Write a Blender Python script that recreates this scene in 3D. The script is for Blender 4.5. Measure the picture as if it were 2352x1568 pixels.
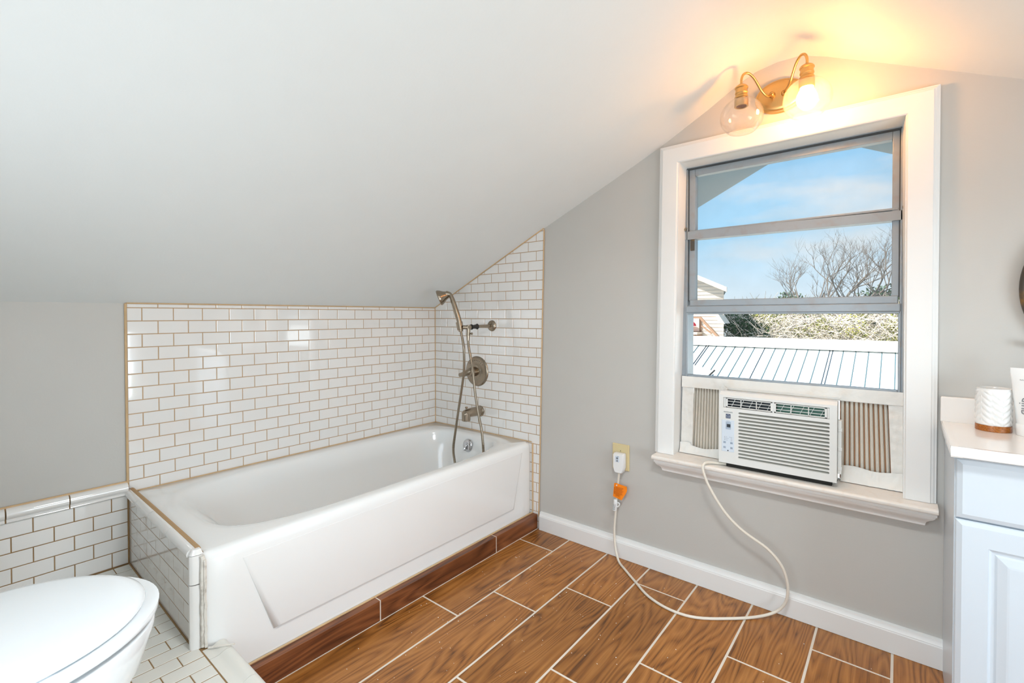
import bpy, bmesh, math, random
from math import pi, sin, cos, sqrt, radians, atan2
from mathutils import Vector, Matrix

for o in list(bpy.data.objects):
    bpy.data.objects.remove(o, do_unlink=True)
S = bpy.context.scene
COL = S.collection
random.seed(7)

# ------------------------------------------------------------------ camera, world, lights, exposure
cam_d = bpy.data.cameras.new('camera')
cam = bpy.data.objects.new('camera', cam_d)
COL.objects.link(cam)
cam_d.sensor_width = 36.0
cam_d.lens = 36.0 * 1094.166 / 2352
cam_d.shift_x = (1176 - 1153.706) / 2352
cam_d.shift_y = (739.623 - 784) / 2352
cam_d.clip_start = 0.02
_yaw, _pit, _rol = 0.695726, -0.0139544, -0.00177858
_f = Vector((-sin(_yaw) * cos(_pit), cos(_yaw) * cos(_pit), sin(_pit)))
_r = Vector((cos(_yaw), sin(_yaw), 0))
_u = _r.cross(_f)
_r2 = cos(_rol) * _r + sin(_rol) * _u
_u2 = -sin(_rol) * _r + cos(_rol) * _u
cam.matrix_world = Matrix(((_r2.x, _u2.x, -_f.x, 2.19111), (_r2.y, _u2.y, -_f.y, -1.98053),
                           (_r2.z, _u2.z, -_f.z, 1.09038), (0, 0, 0, 1)))
S.camera = cam

S.view_settings.view_transform = 'Standard'
S.view_settings.look = 'None'
S.view_settings.exposure = 0.0
S.view_settings.gamma = 1.0
S.view_settings.use_curve_mapping = False

world = bpy.data.worlds.new('sky')
S.world = world
world.use_nodes = True
nt = world.node_tree
nt.nodes.clear()
def wn(t, **k):
    n = nt.nodes.new(t)
    for a, b in k.items():
        setattr(n, a, b)
    return n
_out = wn('ShaderNodeOutputWorld'); _bg = wn('ShaderNodeBackground')
_tc = wn('ShaderNodeTexCoord'); _sep = wn('ShaderNodeSeparateXYZ')
_ramp = wn('ShaderNodeValToRGB')
_ramp.color_ramp.elements[0].position = 0.0
_ramp.color_ramp.elements[0].color = (1.0, 1.08, 1.15, 1)
_ramp.color_ramp.elements[1].position = 0.5
_ramp.color_ramp.elements[1].color = (0.24, 0.56, 0.98, 1)
_e = _ramp.color_ramp.elements.new(0.16); _e.color = (0.50, 0.88, 1.2, 1)
_map = wn('ShaderNodeMapping'); _map.inputs['Scale'].default_value = (1.6, 1.6, 5.0)
_map.inputs['Rotation'].default_value = (0.2, 0.25, 0.3)
_noi = wn('ShaderNodeTexNoise'); _noi.inputs['Scale'].default_value = 2.4; _noi.inputs['Detail'].default_value = 7
_cr = wn('ShaderNodeValToRGB'); _cr.color_ramp.elements[0].position = 0.50; _cr.color_ramp.elements[1].position = 0.72
_mix = wn('ShaderNodeMixRGB'); _mix.inputs[2].default_value = (1.0, 1.02, 1.05, 1)
nt.links.new(_tc.outputs['Generated'], _sep.inputs[0])
nt.links.new(_sep.outputs['Z'], _ramp.inputs[0])
nt.links.new(_tc.outputs['Generated'], _map.inputs[0])
nt.links.new(_map.outputs[0], _noi.inputs['Vector'])
nt.links.new(_noi.outputs['Fac'], _cr.inputs[0])
nt.links.new(_cr.outputs[0], _mix.inputs[0])
nt.links.new(_ramp.outputs[0], _mix.inputs[1])
nt.links.new(_mix.outputs[0], _bg.inputs['Color'])
_bg.inputs['Strength'].default_value = 1.15
nt.links.new(_bg.outputs[0], _out.inputs[0])

def light(name, kind, energy, color, loc, direction, **k):
    d = bpy.data.lights.new(name, kind); d.energy = energy; d.color = color
    for a, b in k.items():
        setattr(d, a, b)
    o = bpy.data.objects.new(name, d); COL.objects.link(o)
    o.location = loc
    o.rotation_euler = Vector(direction).to_track_quat('-Z', 'Y').to_euler()
    return o
light('sun', 'SUN', 14.0, (1.0, 0.96, 0.9), (0, 0, 8), (0.55, 0.45, -0.70), angle=0.009)
# added fill lamps, all out of view: rear, side and overhead
light('rear_fill_light', 'AREA', 13.0, (0.80, 0.91, 1.0), (1.62, -2.52, 0.88), (-0.12, 1, -0.25),
      shape='RECTANGLE', size=1.36, size_y=0.66)
light('side_fill_light', 'AREA', 22.0, (0.79, 0.905, 1.0), (3.74, -1.30, 0.62), (-1, 0.06, 0.05),
      shape='RECTANGLE', size=1.2, size_y=0.66)
light('overhead_fill_light', 'AREA', 14.0, (0.92, 0.97, 1.0), (2.05, -1.40, 1.86), (-0.05, 0.0, -1), shape='DISK', size=0.30, spread=2.6)  # added overhead fill, has no fixture

# ------------------------------------------------------------------ materials
def nd(t, kind, **k):
    n = t.nodes.new(kind)
    for a, b in k.items():
        setattr(n, a, b)
    return n
def lin(c):
    return tuple((x / 12.92 if x <= 0.04045 else ((x + 0.055) / 1.055) ** 2.4) for x in [v / 255 for v in c]) + (1,)
def mat(name, rgb, rough=0.5, metal=0.0, var=0.05, vscale=9.0, bump=0.0, bscale=60.0, spec=0.5, coat=0.0, dirt=None, dirt_amt=0.5, dirt_scale=14.0, trans=0.0, aniso=None):
    m = bpy.data.materials.new(name); m.use_nodes = True
    t = m.node_tree; b = t.nodes['Principled BSDF']
    b.inputs['Roughness'].default_value = rough; b.inputs['Metallic'].default_value = metal
    b.inputs['Specular IOR Level'].default_value = spec
    b.inputs['Coat Weight'].default_value = coat; b.inputs['Coat Roughness'].default_value = 0.06
    tc = nd(t, 'ShaderNodeTexCoord')
    n = nd(t, 'ShaderNodeTexNoise'); n.inputs['Scale'].default_value = vscale; n.inputs['Detail'].default_value = 4
    t.links.new(tc.outputs['Object'], n.inputs['Vector'])
    base = lin(rgb)
    mx = nd(t, 'ShaderNodeMixRGB')
    mx.inputs[1].default_value = tuple(max(0, c * (1 - var)) for c in base[:3]) + (1,)
    mx.inputs[2].default_value = tuple(min(1, c * (1 + var)) for c in base[:3]) + (1,)
    t.links.new(n.outputs['Fac'], mx.inputs[0])
    col = mx.outputs[0]
    if dirt:
        n2 = nd(t, 'ShaderNodeTexNoise'); n2.inputs['Scale'].default_value = dirt_scale; n2.inputs['Detail'].default_value = 8
        t.links.new(tc.outputs['Object'], n2.inputs['Vector'])
        r = nd(t, 'ShaderNodeValToRGB'); r.color_ramp.elements[0].position = 0.52; r.color_ramp.elements[1].position = 0.75
        r.color_ramp.elements[1].color = (dirt_amt,) * 3 + (1,)
        t.links.new(n2.outputs['Fac'], r.inputs[0])
        m2 = nd(t, 'ShaderNodeMixRGB'); m2.inputs[2].default_value = lin(dirt)
        t.links.new(r.outputs[0], m2.inputs[0]); t.links.new(col, m2.inputs[1]); col = m2.outputs[0]
    t.links.new(col, b.inputs['Base Color'])
    if bump:
        n3 = nd(t, 'ShaderNodeTexNoise'); n3.inputs['Scale'].default_value = bscale; n3.inputs['Detail'].default_value = 3
        t.links.new(tc.outputs['Object'], n3.inputs['Vector'])
        bp = nd(t, 'ShaderNodeBump'); bp.inputs['Strength'].default_value = bump; bp.inputs['Distance'].default_value = 0.004
        t.links.new(n3.outputs['Fac'], bp.inputs['Height']); t.links.new(bp.outputs[0], b.inputs['Normal'])
    if trans:
        tr = nd(t, 'ShaderNodeBsdfTranslucent'); tr.inputs['Color'].default_value = base
        ms = nd(t, 'ShaderNodeMixShader'); ms.inputs[0].default_value = trans
        out = t.nodes['Material Output']
        t.links.new(b.outputs[0], ms.inputs[1]); t.links.new(tr.outputs[0], ms.inputs[2]); t.links.new(ms.outputs[0], out.inputs['Surface'])
    return m
def thin_glass(name, tint=(0.97, 0.98, 0.98), refl=1.0, veil=0.0):
    m = bpy.data.materials.new(name); m.use_nodes = True
    t = m.node_tree; t.nodes.clear()
    out = nd(t, 'ShaderNodeOutputMaterial'); tr = nd(t, 'ShaderNodeBsdfTransparent'); gl = nd(t, 'ShaderNodeBsdfGlossy')
    gl.inputs['Roughness'].default_value = 0.02
    tr.inputs['Color'].default_value = tint + (1,)
    fr = nd(t, 'ShaderNodeLayerWeight'); fr.inputs['Blend'].default_value = 0.12
    ml = nd(t, 'ShaderNodeMath', operation='MULTIPLY'); ml.inputs[1].default_value = refl
    ms = nd(t, 'ShaderNodeMixShader')
    n = nd(t, 'ShaderNodeTexNoise'); n.inputs['Scale'].default_value = 30; tc = nd(t, 'ShaderNodeTexCoord')
    t.links.new(tc.outputs['Object'], n.inputs['Vector'])
    t.links.new(fr.outputs['Facing'], ml.inputs[0]); t.links.new(ml.outputs[0], ms.inputs[0])
    sh = tr.outputs[0]
    if veil:
        df = nd(t, 'ShaderNodeBsdfDiffuse'); df.inputs['Color'].default_value = (0.8, 0.8, 0.8, 1)
        m2 = nd(t, 'ShaderNodeMath', operation='MULTIPLY'); m2.inputs[1].default_value = veil * 2
        t.links.new(n.outputs['Fac'], m2.inputs[0])
        mv = nd(t, 'ShaderNodeMixShader'); t.links.new(m2.outputs[0], mv.inputs[0])
        t.links.new(sh, mv.inputs[1]); t.links.new(df.outputs[0], mv.inputs[2]); sh = mv.outputs[0]
    t.links.new(sh, ms.inputs[1]); t.links.new(gl.outputs[0], ms.inputs[2]); t.links.new(ms.outputs[0], out.inputs[0])
    return m
def emit(name, col, strength):
    m = bpy.data.materials.new(name); m.use_nodes = True
    t = m.node_tree; t.nodes.clear()
    out = nd(t, 'ShaderNodeOutputMaterial'); e = nd(t, 'ShaderNodeEmission')
    e.inputs['Color'].default_value = col + (1,); e.inputs['Strength'].default_value = strength
    t.links.new(e.outputs[0], out.inputs[0])
    return m
def wood(name, axis_scale, dark, mid, light_, rough=0.35, ring=3.0, per_piece=True):
    m = bpy.data.materials.new(name); m.use_nodes = True
    t = m.node_tree; b = t.nodes['Principled BSDF']
    b.inputs['Roughness'].default_value = rough
    tc = nd(t, 'ShaderNodeTexCoord')
    at = nd(t, 'ShaderNodeAttribute', attribute_name='piece')
    mul = nd(t, 'ShaderNodeVectorMath', operation='SCALE'); mul.inputs['Scale'].default_value = 37.0
    add = nd(t, 'ShaderNodeVectorMath', operation='ADD')
    t.links.new(at.outputs['Color'], mul.inputs[0]); t.links.new(tc.outputs['Object'], add.inputs[0]); t.links.new(mul.outputs[0], add.inputs[1])
    mp = nd(t, 'ShaderNodeMapping'); mp.inputs['Scale'].default_value = axis_scale
    t.links.new(add.outputs[0], mp.inputs[0])
    # low frequency warp, then bands across the board = cathedral grain
    n0 = nd(t, 'ShaderNodeTexNoise'); n0.inputs['Scale'].default_value = 1.0; n0.inputs['Detail'].default_value = 2.0; n0.inputs['Roughness'].default_value = 0.45
    t.links.new(mp.outputs[0], n0.inputs['Vector'])
    k = nd(t, 'ShaderNodeMath', operation='MULTIPLY'); k.inputs[1].default_value = ring * 6
    t.links.new(n0.outputs['Fac'], k.inputs[0])
    fr = nd(t, 'ShaderNodeMath', operation='PINGPONG'); fr.inputs[1].default_value = 0.5
    t.links.new(k.outputs[0], fr.inputs[0])
    mp2 = nd(t, 'ShaderNodeMapping'); mp2.inputs['Scale'].default_value = tuple(a * c for a, c in zip(axis_scale, (30, 3, 30)))
    t.links.new(add.outputs[0], mp2.inputs[0])
    n1 = nd(t, 'ShaderNodeTexNoise'); n1.inputs['Scale'].default_value = 1.0; n1.inputs['Detail'].default_value = 6; n1.inputs['Roughness'].default_value = 0.65
    t.links.new(mp2.outputs[0], n1.inputs['Vector'])
    n2 = nd(t, 'ShaderNodeTexNoise'); n2.inputs['Scale'].default_value = 5.0; n2.inputs['Detail'].default_value = 3
    t.links.new(add.outputs[0], n2.inputs['Vector'])
    a1 = nd(t, 'ShaderNodeMath', operation='MULTIPLY'); a1.inputs[1].default_value = 0.62
    t.links.new(fr.outputs[0], a1.inputs[0])
    a2 = nd(t, 'ShaderNodeMath', operation='MULTIPLY_ADD'); a2.inputs[1].default_value = 0.62
    t.links.new(n1.outputs['Fac'], a2.inputs[0]); t.links.new(a1.outputs[0], a2.inputs[2])
    a3 = nd(t, 'ShaderNodeMath', operation='MULTIPLY_ADD'); a3.inputs[1].default_value = 0.45
    t.links.new(n2.outputs['Fac'], a3.inputs[0]); t.links.new(a2.outputs[0], a3.inputs[2])
    r = nd(t, 'ShaderNodeValToRGB'); cr = r.color_ramp
    cr.elements[0].position = 0.40; cr.elements[0].color = lin(dark)
    cr.elements[1].position = 0.92; cr.elements[1].color = lin(light_)
    e = cr.elements.new(0.60); e.color = lin(mid)
    t.links.new(a3.outputs[0], r.inputs[0])
    hs = nd(t, 'ShaderNodeHueSaturation')
    sx = nd(t, 'ShaderNodeSeparateXYZ'); t.links.new(at.outputs['Color'], sx.inputs[0])
    mr = nd(t, 'ShaderNodeMapRange'); mr.inputs['To Min'].default_value = 0.86; mr.inputs['To Max'].default_value = 1.14
    t.links.new(sx.outputs['Y'], mr.inputs[0]); t.links.new(mr.outputs[0], hs.inputs['Value'])
    t.links.new(r.outputs[0], hs.inputs['Color']); t.links.new(hs.outputs[0], b.inputs['Base Color'])
    bp = nd(t, 'ShaderNodeBump'); bp.inputs['Strength'].default_value = 0.12; bp.inputs['Distance'].default_value = 0.002
    t.links.new(a3.outputs[0], bp.inputs['Height']); t.links.new(bp.outputs[0], b.inputs['Normal'])
    return m

M = {}
M['wall'] = mat('grey_wall_paint', (195, 192, 186), 0.55, var=0.02, bump=0.05, bscale=140)
M['ceiling'] = mat('ceiling_paint', (228, 230, 228), 0.6, var=0.015, bump=0.05, bscale=110)
M['trim'] = mat('white_trim_paint', (234, 233, 230), 0.35, var=0.015, bump=0.02, bscale=40)
M['sillpaint'] = mat('dusty_sill_paint', (236, 230, 222), 0.4, var=0.02, dirt=(206, 176, 142), dirt_amt=0.25, dirt_scale=50)
M['tile'] = mat('white_glazed_tile', (236, 233, 229), 0.05, var=0.012, spec=0.9, bump=0.012, bscale=22, coat=0.6)
M['tile_matte'] = mat('white_floor_tile', (228, 226, 218), 0.3, var=0.02)
M['grout'] = mat('tan_grout', (186, 152, 112), 0.85, var=0.12, vscale=25)
M['grout_brown'] = mat('brown_grout', (150, 118, 78), 0.85, var=0.2, vscale=25)
M['caulk'] = mat('stained_caulk', (205, 172, 130), 0.6, var=0.18, vscale=22)
M['caulk_white'] = mat('white_caulk', (226, 220, 210), 0.6, var=0.05, dirt=(130, 106, 82), dirt_amt=0.45, dirt_scale=60)
M['enamel'] = mat('bathtub_enamel', (240, 240, 238), 0.12, var=0.008, vscale=4, spec=0.55, coat=0.2)
M['porcelain'] = mat('toilet_porcelain', (238, 242, 244), 0.12, var=0.006, coat=0.3)
M['nickel'] = mat('brushed_nickel', (160, 147, 130), 0.25, 1.0, var=0.06, bump=0.03, bscale=200)
M['nickel_dark'] = mat('dark_nickel', (62, 56, 50), 0.4, 0.8, var=0.1)
M['chrome'] = mat('chrome', (205, 205, 208), 0.08, 1.0, var=0.02)
M['brass'] = mat('satin_brass', (204, 170, 112), 0.3, 1.0, var=0.06, bump=0.03, bscale=180)
M['black'] = mat('black_plastic', (28, 27, 26), 0.4, var=0.1)
M['floor_wood'] = wood('wood_look_tile', (7.0, 0.9, 7.0), (86, 50, 20), (146, 91, 38), (178, 120, 60), 0.33, 4.2)
M['skirt_wood'] = wood('wood_look_skirting', (7.0, 0.9, 7.0), (62, 34, 20), (104, 58, 32), (140, 84, 48), 0.35, 2.6)
M['floor_grout'] = mat('pale_floor_grout', (222, 212, 198), 0.85, var=0.06)
M['alu'] = mat('weathered_aluminium', (154, 162, 168), 0.42, 0.25, var=0.08, dirt=(150, 126, 102), dirt_amt=0.35, dirt_scale=24)
M['alu_dark'] = mat('dark_window_gasket', (66, 70, 72), 0.6, 0.1, var=0.2)
M['glass'] = thin_glass('window_glass', (0.96, 0.98, 0.98), 0.25)
M['lampglass'] = thin_glass('lamp_glass', (0.985, 0.98, 0.97), 0.8, veil=0.05)
M['bulb'] = emit('lit_bulb', (1.0, 0.45, 0.13), 165.0)
M['acplastic'] = mat('ac_plastic', (226, 226, 222), 0.38, var=0.015)
M['acgrey'] = mat('ac_inner_grey', (176, 175, 166), 0.6, var=0.08)
M['acblue'] = mat('ac_panel_blue', (212, 222, 232), 0.35, var=0.02)
M['acdark'] = mat('ac_dark', (38, 48, 56), 0.4, var=0.1)
M['fin'] = mat('ac_green_fins', (92, 140, 122), 0.5, var=0.15)
M['ink'] = mat('dark_blue_ink', (62, 76, 104), 0.5, var=0.05)
M['inkgrey'] = mat('grey_ink', (120, 124, 130), 0.5, var=0.05)
M['inkteal'] = mat('teal_ink', (92, 170, 180), 0.5, var=0.05)
M['button'] = mat('ac_button', (170, 184, 200), 0.45, var=0.03)
M['pleat'] = mat('accordion_vinyl', (236, 229, 217), 0.6, var=0.05, trans=0.08)
M['pleat_brown'] = mat('stained_vinyl', (172, 120, 80), 0.6, var=0.15, trans=0.1)
M['tape'] = mat('white_cloth_tape', (232, 230, 224), 0.42, var=0.03, bump=0.35, bscale=55, dirt=(214, 184, 148), dirt_amt=0.2, dirt_scale=16)
M['cord'] = mat('cream_cord', (226, 218, 204), 0.5, var=0.03)
M['plug'] = mat('white_plug', (234, 234, 232), 0.4, var=0.02)
M['orange'] = mat('orange_tag', (255, 138, 14), 0.5, var=0.04)
M['tagprint'] = mat('tag_print_ink', (176, 84, 16), 0.6)
M['ivory'] = mat('ivory_plate', (214, 196, 150), 0.4, var=0.03)
M['vanity'] = mat('vanity_paint', (208, 216, 223), 0.3, var=0.012)
M['counter'] = mat('cultured_marble', (242, 238, 233), 0.12, var=0.015, coat=0.2)
M['cupglaze'] = mat('white_embossed_glaze', (236, 235, 232), 0.18, var=0.01, coat=0.3)
M['acacia'] = wood('acacia_base', (30, 30, 60), (92, 48, 14), (160, 88, 24), (196, 120, 40), 0.3, 2)
M['tube'] = mat('white_tube', (236, 236, 234), 0.3, var=0.01)
M['iron'] = mat('aged_iron', (92, 86, 78), 0.4, 0.8, var=0.2, dirt=(168, 124, 60), dirt_amt=0.9, dirt_scale=30)
M['mirror'] = mat('mirror_silver', (200, 206, 208), 0.02, 1.0, var=0.0)
M['roofmetal'] = mat('white_metal_roof', (236, 236, 232), 0.45, var=0.03)
M['roofrib_pale'] = mat('pale_roof_seam', (78, 98, 100), 0.6, var=0.06)
M['roofrib'] = mat('roof_seam', (34, 44, 52), 0.6, var=0.1)
M['siding'] = mat('pale_siding', (214, 198, 180), 0.7, var=0.03)
M['wood_and_shadow'] = mat('deck_wood_and_shadow', (140, 108, 84), 0.7, var=0.2)
M['eave'] = mat('eave_paint', (150, 168, 186), 0.7, var=0.05)
M['shingle'] = mat('pale_shingle', (214, 208, 196), 0.9, var=0.12, vscale=30)
M['bark'] = mat('grey_bark', (118, 106, 96), 0.85, var=0.25, vscale=6)
M['twig'] = mat('pale_twigs', (186, 172, 156), 0.85, var=0.3, vscale=3)
M['leaf'] = mat('winter_leaf', (128, 128, 66), 0.7, var=0.45, vscale=2, trans=0.3)
M['yleaf'] = mat('yellow_green_leaf', (190, 190, 60), 0.7, var=0.3, vscale=3, trans=0.3)
M['pine'] = mat('dark_evergreen', (70, 92, 62), 0.75, var=0.4, vscale=2, trans=0.2)
M['ground'] = mat('winter_grass', (140, 132, 98), 0.9, var=0.3, vscale=0.6)
M['red'] = mat('red_canvas', (196, 40, 62), 0.7, var=0.15)
M['rubber'] = mat('dark_gap', (40, 38, 34), 0.8, var=0.2)
M['fleck'] = mat('plaster_fleck', (236, 230, 220), 0.7, var=0.05)
def screen_mat():
    m = bpy.data.materials.new('insect_screen'); m.use_nodes = True
    t = m.node_tree; t.nodes.clear()
    out = nd(t, 'ShaderNodeOutputMaterial'); tr = nd(t, 'ShaderNodeBsdfTransparent'); df = nd(t, 'ShaderNodeBsdfDiffuse')
    df.inputs['Color'].default_value = lin((150, 158, 164))
    tc = nd(t, 'ShaderNodeTexCoord'); n = nd(t, 'ShaderNodeTexNoise'); n.inputs['Scale'].default_value = 8; n.inputs['Detail'].default_value = 6
    t.links.new(tc.outputs['Object'], n.inputs['Vector'])
    mr = nd(t, 'ShaderNodeMapRange'); mr.inputs['To Min'].default_value = 0.14; mr.inputs['To Max'].default_value = 0.24
    t.links.new(n.outputs['Fac'], mr.inputs[0])
    ms = nd(t, 'ShaderNodeMixShader'); t.links.new(mr.outputs[0], ms.inputs[0])
    t.links.new(tr.outputs[0], ms.inputs[1]); t.links.new(df.outputs[0], ms.inputs[2]); t.links.new(ms.outputs[0], out.inputs[0])
    return m
M['screen'] = screen_mat()

# ------------------------------------------------------------------ mesh helpers
OFF = {}
class MB:
    def __init__(s):
        s.v = []; s.f = []; s.m = []; s.p = []
    def add(s, verts, faces, mi=0, piece=None):
        n = len(s.v); s.v += [tuple(q) for q in verts]
        for f in faces:
            s.f.append([n + i for i in f]); s.m.append(mi); s.p.append(piece)
    def hex(s, p, mi=0, piece=None):
        s.add(p, [(0, 3, 2, 1), (4, 5, 6, 7), (0, 1, 5, 4), (1, 2, 6, 5), (2, 3, 7, 6), (3, 0, 4, 7)], mi, piece)
    def box(s, x0, x1, y0, y1, z0, z1, bev=0.0, mi=0, seg=2, piece=None):
        if not bev:
            s.hex([(x0, y0, z0), (x1, y0, z0), (x1, y1, z0), (x0, y1, z0), (x0, y0, z1), (x1, y0, z1), (x1, y1, z1), (x0, y1, z1)], mi, piece); return
        bm = bmesh.new(); bmesh.ops.create_cube(bm, size=1)
        for v in bm.verts:
            v.co = Vector(((x0 + x1) / 2 + v.co.x * (x1 - x0), (y0 + y1) / 2 + v.co.y * (y1 - y0), (z0 + z1) / 2 + v.co.z * (z1 - z0)))
        bmesh.ops.bevel(bm, geom=list(bm.edges), offset=bev, segments=seg, profile=0.5, affect='EDGES')
        s.addbm(bm, mi, piece)
    def addbm(s, bm, mi=0, piece=None):
        bm.verts.index_update()
        s.add([v.co.copy() for v in bm.verts], [[v.index for v in f.verts] for f in bm.faces], mi, piece); bm.free()
    def prism(s, prof, fn0, fn1, mi=0, cap=True, piece=None):
        # prof: list of 2D pts; fn0/fn1 map (a,b)->3D at the two ends
        n = len(prof)
        v = [fn0(*q) for q in prof] + [fn1(*q) for q in prof]
        f = [(i, (i + 1) % n, n + (i + 1) % n, n + i) for i in range(n)]
        if cap:
            f += [tuple(range(n - 1, -1, -1)), tuple(range(n, 2 * n))]
        s.add(v, f, mi, piece)
    def loft(s, rings, mi=0, cap0=False, cap1=False, closed=True):
        n = len(rings[0]); v = [q for r in rings for q in r]; f = []
        for i in range(len(rings) - 1):
            for j in range(n if closed else n - 1):
                k = (j + 1) % n
                f.append((i * n + j, i * n + k, (i + 1) * n + k, (i + 1) * n + j))
        if cap0: f.append(tuple(range(n - 1, -1, -1)))
        if cap1: f.append(tuple((len(rings) - 1) * n + j for j in range(n)))
        s.add(v, f, mi)
    def tube(s, pts, r, n=10, mi=0, cap=True, smooth=0):
        pts = [Vector(q) for q in pts]
        if smooth: pts = catmull(pts, smooth)
        rr = r if callable(r) else (lambda t: r)
        rings = []; up = None
        for i, q in enumerate(pts):
            d = (pts[min(i + 1, len(pts) - 1)] - pts[max(i - 1, 0)]).normalized()
            if up is None:
                up = Vector((0, 0, 1)) if abs(d.z) < 0.9 else Vector((1, 0, 0))
            a = (up - d * up.dot(d)).normalized(); up = a; b = d.cross(a)
            R = rr(i / max(1, len(pts) - 1))
            rings.append([q + a * R * cos(2 * pi * j / n) + b * R * sin(2 * pi * j / n) for j in range(n)])
        s.loft(rings, mi, cap, cap)
    def lathe(s, prof, c, ax=(0, 0, 1), n=28, mi=0, cap0=False, cap1=False, sx=1.0, sy=1.0, ref=None):
        ax = Vector(ax).normalized(); c = Vector(c)
        if ref is None: ref = Vector((1, 0, 0)) if abs(ax.x) < 0.9 else Vector((0, 0, 1))
        else: ref = Vector(ref)
        a = (ref - ax * ref.dot(ax)).normalized(); b = ax.cross(a)
        rings = [[c + ax * h + a * (r * sx * cos(2 * pi * j / n)) + b * (r * sy * sin(2 * pi * j / n)) for j in range(n)] for r, h in prof]
        s.loft(rings, mi, cap0, cap1)
    def grid(s, fn, nu, nv, mi=0):
        v = [fn(i / nu, j / nv) for j in range(nv + 1) for i in range(nu + 1)]
        s.add(v, [(j * (nu + 1) + i, j * (nu + 1) + i + 1, (j + 1) * (nu + 1) + i + 1, (j + 1) * (nu + 1) + i) for j in range(nv) for i in range(nu)], mi)
    def tile(s, poly, fr, ch=0.0016, depth=0.004, mi=0, tilt=1.0):
        # convex CCW polygon in frame fr(u,w,d)
        n = len(poly); ins = inset(poly, ch)
        if ins is None: return
        tl = [random.uniform(-1, 1) * 0.00022 * tilt for _ in range(3)]
        cu = sum(q[0] for q in poly) / n; cw = sum(q[1] for q in poly) / n
        d = lambda q: tl[0] + (q[0] - cu) * tl[1] * 14 + (q[1] - cw) * tl[2] * 22
        v = [fr(a, b, -depth) for a, b in poly] + [fr(a, b, -ch * 0.7 + d((a, b))) for a, b in poly] + [fr(a, b, d((a, b))) for a, b in ins]
        f = []
        for i in range(n):
            k = (i + 1) % n
            f += [(i, k, n + k, n + i), (n + i, n + k, 2 * n + k, 2 * n + i)]
        f.append(tuple(range(2 * n, 3 * n)))
        s.add(v, f, mi)
    def build(s, name, mats, parent=None, smooth=False, angle=35, pieces=False):
        me = bpy.data.meshes.new(name)
        if parent is not None:
            off = OFF[parent.name]
        else:
            xs, ys, zs = zip(*s.v)
            off = Vector(((min(xs) + max(xs)) / 2, (min(ys) + max(ys)) / 2, min(zs)))
        me.from_pydata([(x - off.x, y - off.y, z - off.z) for x, y, z in s.v], [], s.f)
        for q in (mats if isinstance(mats, (list, tuple)) else [mats]):
            me.materials.append(M[q] if isinstance(q, str) else q)
        if any(s.m): me.polygons.foreach_set('material_index', s.m)
        bm = bmesh.new(); bm.from_mesh(me); bmesh.ops.recalc_face_normals(bm, faces=bm.faces); bm.to_mesh(me); bm.free()
        if pieces:
            ca = me.color_attributes.new('piece', 'FLOAT_COLOR', 'CORNER')
            for p in me.polygons:
                c = s.p[p.index] or (0, 0, 0)
                for li in p.loop_indices: ca.data[li].color = (c[0], c[1], c[2], 1)
        if smooth:
            me.polygons.foreach_set('use_smooth', [True] * len(me.polygons))
            me.set_sharp_from_angle(angle=radians(angle))
        me.update()
        o = bpy.data.objects.new(name, me); COL.objects.link(o)
        if parent is not None:
            o.parent = parent
        else:
            o.location = off
        OFF[o.name] = off
        return o
def inset(poly, d):
    n = len(poly); L = []
    for i in range(n):
        a, b = Vector(poly[i]), Vector(poly[(i + 1) % n]); e = b - a
        if e.length < 1e-5: return None
        nn = Vector((-e.y, e.x)).normalized(); L.append((a + nn * d, e.normalized()))
    out = []
    for i in range(n):
        p, u = L[i - 1]; q, w = L[i]
        den = u.x * w.y - u.y * w.x
        if abs(den) < 1e-6: return None
        t = ((q.x - p.x) * w.y - (q.y - p.y) * w.x) / den
        out.append((p.x + u.x * t, p.y + u.y * t))
    ar = sum(out[i][0] * out[(i + 1) % n][1] - out[(i + 1) % n][0] * out[i][1] for i in range(n))
    mnx, mxx = min(q[0] for q in poly), max(q[0] for q in poly)
    if ar < 2e-6 or any(not (mnx <= q[0] <= mxx) for q in out): return None
    return out
def clip(poly, a, b, c):
    out = []; n = len(poly)
    for i in range(n):
        p, q = poly[i], poly[(i + 1) % n]
        dp = a * p[0] + b * p[1] - c; dq = a * q[0] + b * q[1] - c
        if dp <= 0: out.append(p)
        if dp * dq < 0:
            t = dp / (dp - dq); out.append((p[0] + (q[0] - p[0]) * t, p[1] + (q[1] - p[1]) * t))
    cl = []
    for q in out:
        if not cl or (abs(q[0] - cl[-1][0]) + abs(q[1] - cl[-1][1])) > 1e-5: cl.append(q)
    if len(cl) > 1 and (abs(cl[0][0] - cl[-1][0]) + abs(cl[0][1] - cl[-1][1])) < 1e-5: cl.pop()
    return cl if len(cl) > 2 else None
def catmull(p, k):
    out = []
    for i in range(len(p) - 1):
        a, b, c, d = p[max(i - 1, 0)], p[i], p[i + 1], p[min(i + 2, len(p) - 1)]
        for j in range(k):
            t = j / k
            out.append(0.5 * ((2 * b) + (c - a) * t + (2 * a - 5 * b + 4 * c - d) * t * t + (-a + 3 * b - 3 * c + d) * t ** 3))
    out.append(p[-1]); return out
def tag(o, label, cat, group=None, kind=None):
    o['label'] = label; o['category'] = cat
    if group: o['group'] = group
    if kind: o['kind'] = kind
    return o
def thing(name, label, cat, loc, group=None):
    o = bpy.data.objects.new(name, None); COL.objects.link(o); o.location = loc
    o.empty_display_size = 0.05
    OFF[o.name] = Vector(loc)
    return tag(o, label, cat, group)
def struct(o, label=None, cat=None):
    o['kind'] = 'structure'
    if label: o['label'] = label
    if cat: o['category'] = cat
    return o
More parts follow.
